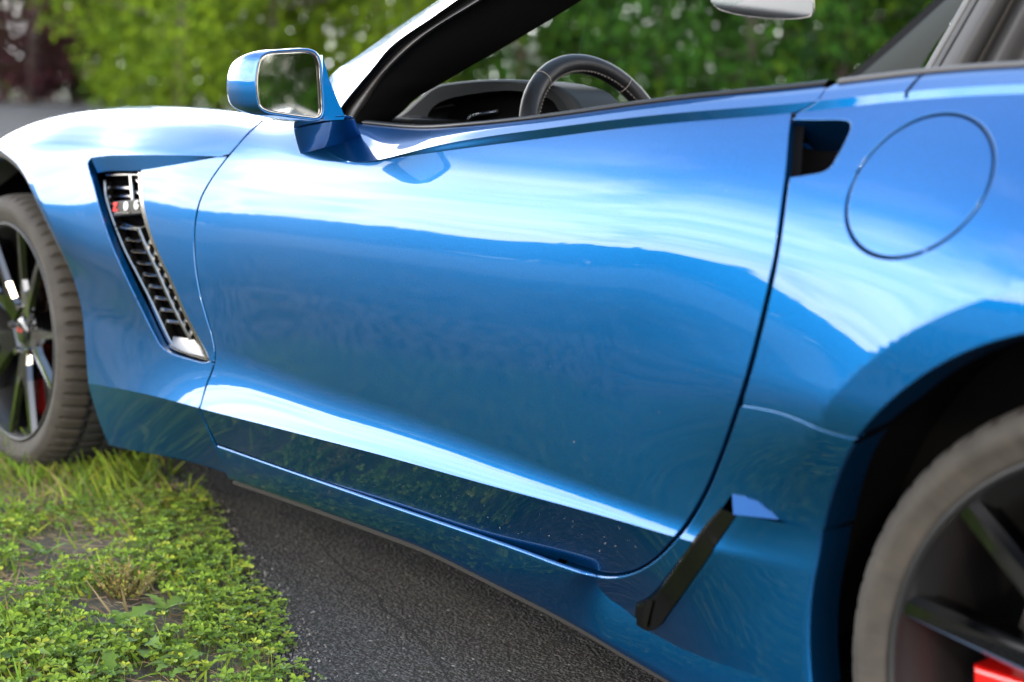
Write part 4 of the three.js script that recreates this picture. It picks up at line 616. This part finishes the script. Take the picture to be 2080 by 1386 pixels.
// ---------------------------------------------------------------- plants of the verge
const leafMat = (o) => phy({ roughness: 1, transmission: 0.3, thickness: 0, specularIntensity: 0.35, side: THREE.DoubleSide, ...o });
const UPV = V(0, 1, 0);
{
  const R = rng(11), soilY = (x, z) => -0.008 + 0.018 * fbm(x * 3, z * 3, 0.7, 4);
  const blade = (bend, w, seg = 4) => { const mb = new MB(); let pa, pb; for (let k = 0; k <= seg; k++) { const t = k / seg, ww = w * (1 - t ** 1.6) * 0.5 + 0.0002, y = t - 0.25 * bend * t * t, x = bend * t * t; const n = V(-(1 - 0.5 * bend * t), 2 * bend * t + 0.35, 0).normalize(), a = mb.v(V(x, y, -ww), n), b = mb.v(V(x, y, ww), n); if (k) mb.quad(pa, pb, b, a); pa = a; pb = b; } return mb.build(); };
  const inst = (name, g, mat, list, data) => { const m = new THREE.InstancedMesh(g, mat, list.length); m.castShadow = m.receiveShadow = true; list.forEach((e, k) => { m.setMatrixAt(k, e[0]); m.setColorAt(k, e[1]); }); m.name = numbered(name); m.userData = { kind: 'stuff', ...data }; scene.add(m); return m; };
  const mat4 = (x, y, z, yaw, lean, sx, sy, sz) => new THREE.Matrix4().compose(V(x, y, z), new THREE.Quaternion().setFromEuler(new THREE.Euler(lean * Math.cos(yaw * 3.1), yaw, lean * Math.sin(yaw * 2.3), 'YXZ')), V(sx, sy, sz));
  const bare = [[60, 1010, 0.12], [140, 1120, 0.15], [260, 1245, 0.14], [20, 1200, 0.09], [330, 1000, 0.07]].map(([x, y, r]) => [atY(x, y), r]);
  const dry = (x, z) => { let m = 1.4 * fbm(x * 2.2 + 4, z * 2.2, 3.3, 4) - 0.05; for (const [p, r] of bare) m = Math.max(m, 0.5 * sstep(1.15, 0.5, Math.hypot(x - p.x, z - p.z) / r + 0.5 * fbm(x * 7, z * 7, 1.1, 3))); return m; }, cloverAt = (x, z) => { const d = z - edgeZ(x); return sstep(0.62, 0.38, d) * sstep(-2.35, -2.05, x) + 0.25 * sstep(0.1, 0.3, fbm(x * 2.1, z * 2.1, 8.8, 3)); };
  const gmat = leafMat({ name: 'grass_blade', color: 0xffffff });
  const kinds = [[], [], []], farK = [];
  for (let k = 0; k < 90000; k++) {
    const x = lerp(-4.2, -0.6, R()), d = R() ** 0.9 * 1.7 - 0.02, z = edgeZ(x) + d + 0.01, y = soilY(x, z); if (d < 0.03 && R() < 0.5) continue;
    const cl = cloverAt(x, z); if (R() < cl * 0.55) continue; const dr = dry(x, z); if (R() < sstep(0.02, 0.3, dr) * 0.86) continue;
    const tall = sstep(-2.15, -2.5, x) * sstep(1.0, 0.3, d), h = lerp(0.02, 0.075, R() ** 2) * lerp(1, 1.65, tall), straw = R() < 0.10 + Math.max(0, dr) * 0.9, v = R();
    const c = straw ? col(lerp(0.2, 0.3, v), lerp(0.15, 0.22, v), lerp(0.07, 0.11, v)) : col(lerp(0.10, 0.34, v * v), lerp(0.16, 0.38, v), lerp(0.014, 0.036, v));
    kinds[Math.floor(R() * 3)].push([mat4(x, y, z, R() * 6.283, 0.35 + 0.75 * R() * (straw ? 1.5 : 1), h, h, lerp(0.7, 1.3, R()) * (h < 0.04 ? 1.1 : 1)), c]);
  }
  for (let k = 0; k < 3; k++) inst('grass', blade([0.25, 0.55, 0.95][k], [0.0042, 0.005, 0.0036][k]), gmat, kinds[k], { label: ['upright green grass blades on the verge beside the drive', 'arching green grass blades on the verge beside the drive', 'drooping fine grass blades on the verge beside the drive'][k], category: 'grass' });
  for (let k = 0; k < 30000; k++) { const x = lerp(-16, 5, R()), z = edgeZ(x) + 1.5 + R() ** 1.3 * 9, v = R(), h = lerp(0.05, 0.11, R()); if (Math.hypot(x - EYE.x, z - EYE.z) < 0.25) continue; farK.push([mat4(x, -0.03, z, R() * 6.283, 0.6 * R(), h, h, 3.2), dry(x * 0.4, z * 0.4) > 0.1 ? col(0.10, 0.08, 0.04) : col(lerp(0.02, 0.10, v * v), lerp(0.03, 0.105, v * v), 0.016)]); }
  inst('grass', blade(0.6, 0.006, 2), gmat, farK, { label: 'rough lawn grass out beyond the verge', category: 'grass' });
  // dead straw lying flat
  const straw = []; for (let k = 0; k < 16000; k++) { const x = lerp(-4, -0.7, R()), z = edgeZ(x) + R() * 1.6, v = R(); if (R() > 0.12 + sstep(0, 0.3, dry(x, z))) continue; const h = lerp(0.02, 0.06, R()); straw.push([new THREE.Matrix4().compose(V(x, soilY(x, z) + 0.004 + 0.006 * R(), z), new THREE.Quaternion().setFromEuler(new THREE.Euler(1.35 + 0.3 * R(), R() * 6.28, 0, 'YXZ')), V(h, h, 0.6)), col(lerp(0.17, 0.34, v), lerp(0.135, 0.26, v), lerp(0.085, 0.16, v))]); }
  inst('straw', blade(0.12, 0.0025, 2), std({ name: 'dead_straw', roughness: 0.95, side: THREE.DoubleSide }), straw, { label: 'dead straw lying flat between the grass tufts', category: 'straw' });
  // clover: three notched leaflets on a thin stem
  const clover = new MB(); { const st = new THREE.CylinderGeometry(0.018, 0.022, 1, 4).translate(0, 0.5, 0); clover.geo(st); for (let l = 0; l < 3; l++) { const a = l * 2.094, cs = Math.cos(a), sn = Math.sin(a), pts = [[0, 0], [0.18, 0.17], [0.40, 0.27], [0.60, 0.22], [0.64, 0.08], [0.58, 0], [0.64, -0.08], [0.60, -0.22], [0.40, -0.27], [0.18, -0.17]], put = (u, v) => V(u * cs - v * sn, 1 + 0.16 * u - 0.22 * u * u + 0.35 * Math.abs(v), u * sn + v * cs), n0 = UPV.clone().add(V(-0.2 * cs, 0, -0.2 * sn)).normalize(), c = clover.v(put(0.33, 0), n0), ids = pts.map(([u, v]) => { const s = Math.sign(v) * 0.5; return clover.v(put(u, v), V(-s * -sn * 0.6, 1, -s * cs * 0.6).normalize()); }); ids.forEach((id, k) => clover.tri(c, ids[(k + 1) % ids.length], id)); } }
  const cl = []; for (let k = 0; k < 14000 && cl.length < 4200; k++) { const x = lerp(-2.6, -0.6, R()), d = -0.03 + R() * 0.9, z = edgeZ(x) + d; if (R() > cloverAt(x, z) + 0.05) continue; const h = lerp(0.018, 0.05, R()) * lerp(0.7, 1, sstep(-0.02, 0.12, d)), s = lerp(0.010, 0.022, R()), v = R(); if (R() < sstep(0.1, 0.4, dry(x, z))) continue; cl.push([mat4(x, soilY(x, z), z, R() * 6.28, 0.5 * R(), s, h, s), v < 0.08 ? col(0.33, 0.36, 0.035) : col(lerp(0.07, 0.24, v), lerp(0.14, 0.34, v), lerp(0.014, 0.03, v))]); }
  inst('clover', clover.build(), leafMat({ name: 'clover_leaf', color: 0xffffff }), cl, { label: 'low green clover spilling over the asphalt edge', category: 'clover' });
  // broad toothed weeds
  const weed = new MB(); { const n = 9, L = [], Rr = [], C = []; for (let k = 0; k <= n; k++) { const t = k / n, w = 0.20 * Math.sin(Math.PI * Math.min(1, t * 0.92 + 0.06)) * (k % 2 ? 0.62 : 1.12), y = 0.35 * Math.sin(t * 2.2), x = t; C.push(V(x, y - 0.04, 0)); L.push(V(x - (k % 2 ? 0 : 0.05), y, w)); Rr.push(V(x - (k % 2 ? 0 : 0.05), y, -w)); } weed.grid([L, C, Rr], false, false); }
  const wd = [], wg = weed.build(); for (const [px, py, nl, s] of [[300, 1300, 11, 0.075], [240, 1265, 9, 0.07], [335, 1240, 8, 0.06], [150, 1330, 8, 0.065], [380, 1345, 8, 0.06], [60, 1230, 7, 0.05], [90, 1120, 6, 0.045], [30, 1340, 8, 0.06], [210, 1365, 9, 0.06]]) { const p = atY(px, py, 0.02); for (let k = 0; k < nl; k++) { const v = R(), sz = s * lerp(0.6, 1.2, R()); wd.push([mat4(p.x + 0.03 * (R() - 0.5), 0.008 + 0.012 * R(), p.z + 0.03 * (R() - 0.5), R() * 6.28, 0.4 * R(), sz, sz * lerp(0.5, 1.1, R()), sz), col(lerp(0.08, 0.16, v), lerp(0.14, 0.25, v), lerp(0.018, 0.04, v))]); } }
  inst('weed_leaves', wg, leafMat({ name: 'weed_leaf', color: 0xffffff }), wd, { label: 'broad toothed weed leaves in the near grass', category: 'weeds' });
  // small bushy weed with fine yellowing stems
  const bush = group('weed_tuft', scene, { label: 'small upright yellow green weed tuft standing on bare soil', category: 'weed' }), bp = atY(250, 1200, 0.0); bush.position.set(bp.x, soilY(bp.x, bp.z), bp.z);
  { const st = new MB(), lf = new MB(); lf.c = []; for (let k = 0; k < 70; k++) { const a = R() * 6.28, r = 0.055 * Math.sqrt(R()), h = lerp(0.03, 0.085, R()) * (1 - r * 5), b = V(r * 0.5 * Math.cos(a), 0, r * 0.5 * Math.sin(a)), t = V(r * 1.3 * Math.cos(a), h, r * 1.3 * Math.sin(a)); st.geo(new THREE.TubeGeometry(new THREE.LineCurve3(b, t), 1, 0.0008, 4)); for (let q = 0; q < 12; q++) { const p = b.clone().lerp(t, 0.25 + 0.75 * R()), d = V(R() - 0.5, R() * 0.5, R() - 0.5).normalize(), s = lerp(0.003, 0.006, R()), n = V(R() - 0.5, 1, R() - 0.5).normalize(), sd = d.clone().cross(n).normalize(), v = R(), c = v < 0.35 ? [0.36, 0.24, 0.06] : [lerp(0.14, 0.3, v), lerp(0.22, 0.32, v), 0.04], i0 = lf.v(p, n), i1 = lf.v(p.clone().addScaledVector(d, s).addScaledVector(sd, s * 0.4), n), i2 = lf.v(p.clone().addScaledVector(d, s * 2), n), i3 = lf.v(p.clone().addScaledVector(d, s).addScaledVector(sd, -s * 0.4), n); lf.quad(i0, i1, i2, i3); for (let u = 0; u < 4; u++) lf.c.push(...c); } } add('stems', st, std({ name: 'weed_stem', color: col(0.2, 0.13, 0.05), roughness: 0.9 }), bush); add('leaves', lf, leafMat({ name: 'tuft_leaf', vertexColors: true }), bush); }
  // loose grit along the broken edge
  const peb = new THREE.IcosahedronGeometry(1, 0); { const p = peb.attributes.position; for (let k = 0; k < p.count; k++) { const f = 1 + 0.3 * noise.noise(p.getX(k) * 2, p.getY(k) * 2, p.getZ(k) * 2); p.setXYZ(k, p.getX(k) * f, p.getY(k) * f * 0.7, p.getZ(k) * f); } peb.computeVertexNormals(); }
  const gr = []; for (let k = 0; k < 9000; k++) { const x = lerp(-3.0, -0.6, R()), d = Math.abs(R() + R() - 1) * 0.10, z = edgeZ(x) - d + 0.015, s = lerp(0.0008, 0.0034, R() ** 2.6), v = R(); const t = R() < 0.22 ? lerp(0.10, 0.24, v) : lerp(0.025, 0.09, v); gr.push([new THREE.Matrix4().compose(V(x, 0.0012 + s * 0.3, z), new THREE.Quaternion().setFromEuler(new THREE.Euler(R() * 6, R() * 6, R() * 6)), V(s, s, s)), col(t * 1.03, t * 0.97, t * 0.88)]); }
  inst('grit', peb, std({ name: 'grit', roughness: 0.9 }), gr, { label: 'loose pale grit along the broken asphalt edge', category: 'grit' });
}
// ---------------------------------------------------------------- trees
{
  const proto = (name, seed, H, W, base, n, leaf, tones, barkC) => {
    const R = rng(seed), t = new THREE.Group(), tr = new MB(), limb = (a, b, r0, r1) => { const c = a.clone().lerp(b, 0.5).add(V((R() - 0.5) * 0.3, 0, (R() - 0.5) * 0.3)), cv = new THREE.QuadraticBezierCurve3(a, c, b), g = new THREE.TubeGeometry(cv, 8, 1, 8); const p = g.attributes.position, q = new THREE.Vector3(); for (let k = 0; k < p.count; k++) { const i = Math.floor(k / 9), u = i / 8, o = cv.getPoint(u); q.fromBufferAttribute(p, k).sub(o).multiplyScalar(lerp(r0, r1, u)).add(o); p.setXYZ(k, q.x, q.y, q.z); } tr.geo(g); };
    const top = V((R() - 0.5) * 0.6, H * 0.78, (R() - 0.5) * 0.6); limb(V(0, -0.1, 0), top, 0.024 * H, 0.005 * H);
    const lobes = []; for (let k = 0; k < 26; k++) { const u = (k + 0.5) / 26, y = lerp(base, H * 0.93, u), prof = Math.sin(Math.PI * Math.min(1, 0.16 + u * 0.84)) ** 0.7, a = k * 2.4 + R(), r = W * prof * lerp(0.25, 0.72, R()), e = V(r * Math.cos(a), y, r * Math.sin(a)); lobes.push([e, W * lerp(0.20, 0.42, R()) * (0.6 + 0.5 * prof)]); if (k % 2 === 0) limb(top.clone().multiplyScalar(lerp(0.15, 0.85, u)), e, 0.008 * H, 0.002 * H); }
    const lf = new MB(); lf.c = []; for (let k = 0; k < n; k++) { const [c, r] = lobes[Math.floor(R() * lobes.length)], d = V(R() * 2 - 1, R() * 2 - 1, R() * 2 - 1).normalize().multiplyScalar(r * R() ** 0.45), p = c.clone().add(V(d.x, d.y * 0.75, d.z)); if (p.y < 0.15) continue; const s = leaf * lerp(0.6, 1.35, R()), ax = V(R() - 0.5, R() - 0.75, R() - 0.5).normalize(), n2 = V(R() - 0.5, R() * 1.2 + 0.1, R() - 0.5).normalize(), sd = ax.clone().cross(n2).normalize(), nf = sd.clone().cross(ax), v = R(), tn = tones[Math.floor(R() * tones.length)], cc = tn.map((q) => q * lerp(0.75, 1.25, v)), i = [p, p.clone().addScaledVector(ax, s).addScaledVector(sd, s * 0.55), p.clone().addScaledVector(ax, s * 2), p.clone().addScaledVector(ax, s).addScaledVector(sd, -s * 0.55)].map((q) => lf.v(q, nf)); lf.quad(...i); for (let u = 0; u < 4; u++) lf.c.push(...cc); }
    const add2 = (nm, g, m) => { const o = new THREE.Mesh(g.build(), m); o.name = nm; o.castShadow = o.receiveShadow = true; t.add(o); }; add2('trunk', tr, std({ name: 'bark', color: col(...barkC), roughness: 0.95 })); add2('crown', lf, leafMat({ name: name + '_leaf', vertexColors: true, transmission: 0.35, specularIntensity: 0.15 }));
    t.userData.proto = name; return t;
  };
  const G1 = [[0.12, 0.195, 0.008], [0.16, 0.235, 0.010], [0.07, 0.13, 0.008]], G2 = [[0.026, 0.085, 0.009], [0.045, 0.125, 0.011], [0.016, 0.05, 0.007]], G3 = [[0.045, 0.012, 0.017], [0.065, 0.02, 0.025], [0.03, 0.01, 0.013]], bk = [0.07, 0.055, 0.045];
  const PR = { bright: proto('bright_tree', 3, 9.5, 4.6, 0.7, 14000, 0.11, G1, bk), bright2: proto('bright_tree_b', 17, 8, 4.0, 0.6, 12500, 0.12, [...G1, G2[1]], bk), dark: proto('dark_tree', 29, 11, 5.0, 0.8, 10500, 0.12, G2, bk), dark2: proto('dark_tree_b', 41, 9, 4.4, 0.6, 9800, 0.13, [...G2, G1[2]], bk), maroon: proto('maroon_tree', 53, 7, 3.2, 0.5, 10000, 0.10, G3, bk) };
  const R = rng(77);
  const place = (kind, p, s, label, grp, cat = 'tree') => { const t = PR[kind].clone(); t.name = numbered(kind === 'maroon' ? 'maroon_leaved_tree' : 'leafy_tree'); t.userData = { label, category: cat }; if (grp) t.userData.group = grp; t.position.set(p.x, -0.03, p.z); t.rotation.y = R() * 6.283; t.scale.setScalar(s); scene.add(t); };
  const dirPx = (px, dist) => { const h = ray(px, 245 - (2080 - px) * 0.0416); h.y = 0; h.normalize(); return EYE.clone().addScaledVector(h, dist); };
  place('maroon', dirPx(60, 56), 1.4, 'dark maroon leaved tree at the far edge of the road'); place('maroon', dirPx(150, 60), 1.15, 'smaller maroon leaved tree beside the larger maroon tree');
  for (const [px, d, s, k, label] of [[-120, 60, 1.2, 'dark', 'tall dark green tree at the very end of the roadside row'], [10, 68, 1.2, 'bright', 'yellow green tree standing behind the larger maroon tree'], [215, 60, 1.2, 'dark2', 'mid green tree next to the smaller maroon tree'], [270, 60, 1.0, 'dark', 'tall dark green tree set back beyond the bonnet'], [360, 38, 0.9, 'bright', 'sunlit yellow green tree beyond the wing vent'], [440, 44, 1, 'bright2', 'loose light green tree just ahead of the door mirror'], [540, 40, 0.95, 'bright', 'sunlit yellow green tree directly behind the door mirror'], [640, 47, 1.0, 'bright2', 'light green tree between the door mirror and the pillar'], [745, 42, 1.0, 'bright', 'sunlit yellow green tree rising behind the windscreen pillar'], [850, 50, 1.0, 'dark2', 'mid green tree mostly hidden by the windscreen pillar'],
    [960, 66, 1, 'dark', 'far dark green tree above the instrument hood'], [1060, 44, 1.0, 'dark2', 'mid green tree between the pillar and the steering wheel'], [1130, 58, 1.1, 'dark', 'dark green tree set back above the steering wheel'], [1220, 46, 1.0, 'dark', 'dark green tree framed by the steering wheel rim'], [1330, 40, 1.0, 'dark2', 'mid green tree beside the steering wheel rim'], [1420, 52, 1.1, 'dark', 'dark green tree between steering wheel and inside mirror'], [1520, 37, 0.95, 'dark', 'dark green tree directly under the inside mirror'], [1600, 50, 1.0, 'dark2', 'mid green tree set back behind the inside mirror'], [1700, 38, 1.0, 'dark2', 'mid green tree at the foot of the far pillar'], [1790, 45, 1.0, 'bright2', 'light green tree crossing the far windscreen pillar'], [1890, 40, 1.0, 'dark2', 'mid green tree behind the far pillar and the seat'], [2000, 44, 1.0, 'dark', 'dark green tree hidden behind the grey seat']]) place(k, dirPx(px, d), s, label, px < 900 ? 'trees beyond the bonnet' : 'trees beyond the windscreen');
  // the row goes on round the lawn on the photographer's side, with a wood behind it
  for (let a = -30; a < 198; a += 11) { const az = (a + R() * 7) * RAD, d = lerp(92, 112, R()), k = ['dark', 'dark2', 'bright', 'bright2'][Math.floor(R() * 4)]; place(k, V(0.5 + d * Math.cos(az), 0, 1 + d * Math.sin(az)), lerp(0.55, 0.78, R()), 'green tree standing before the far wood, mirrored in the blue door', 'trees across the lawn'); }
  for (const [x, z, s, k] of [[25, -3.2, 0.9, 'dark2'], [27, -6.6, 1.0, 'dark'], [29, -0.6, 0.9, 'bright2'], [24, -10, 0.8, 'bright']]) place(k, V(x, 0, z), s, { dark2: 'mid green tree behind the car, seen in the door mirror', dark: 'tall dark tree behind the car, seen in the door mirror', bright2: 'loose light green tree behind the car, seen in the door mirror', bright: 'yellow green tree at the end of the row behind the car' }[k]);
  for (let k = 0; k < 16; k++) { const az = (246 + 5.2 * k) * RAD, d = lerp(40, 52, R()); place(['dark', 'dark2', 'bright2'][k % 3], V(d * Math.cos(az), 0, d * Math.sin(az)), 1.05, 'green tree across the drive, out behind the grey seat', 'trees across the drive'); }
  for (let k = 0; k < 7; k++) place(k % 2 ? 'dark' : 'dark2', V(36 + 6 * R(), 0, -14 + 3.2 * k), 1.1, 'dense green tree in the back row behind the car', 'trees behind the car');
  const leafG = new THREE.PlaneGeometry(1, 0.7); const W = [], m = new THREE.Matrix4(); for (let k = 0; k < 110000; k++) { const a = lerp(-40, 200, R()), az = a * RAD, d = lerp(118, 132, R()), top = 7.4 + 1.0 * fbm(a * 0.35, 2.2, 0, 4) + 0.9 * fbm(a * 2.6, 5.2, 0, 4), y = top * R() ** 0.55, s = lerp(0.5, 1.15, R()), v = R(); W.push([new THREE.Matrix4().compose(V(0.5 + d * Math.cos(az), y, 1 + d * Math.sin(az)), new THREE.Quaternion().setFromEuler(new THREE.Euler(R() * 3, R() * 6, R() * 3)), V(s, s, s)), col(lerp(0.02, 0.08, v), lerp(0.045, 0.11, v), lerp(0.008, 0.018, v))]); }
  const wood = new THREE.InstancedMesh(leafG, leafMat({ name: 'wood_leaf', color: 0xffffff, transmission: 0.4 }), W.length); W.forEach((e, k) => { wood.setMatrixAt(k, e[0]); wood.setColorAt(k, e[1]); }); wood.name = 'far_wood'; wood.userData = { kind: 'stuff', label: 'far belt of green woodland beyond the lawn', category: 'wood' }; wood.castShadow = true; scene.add(wood);
}
renderer.render(scene, camera);
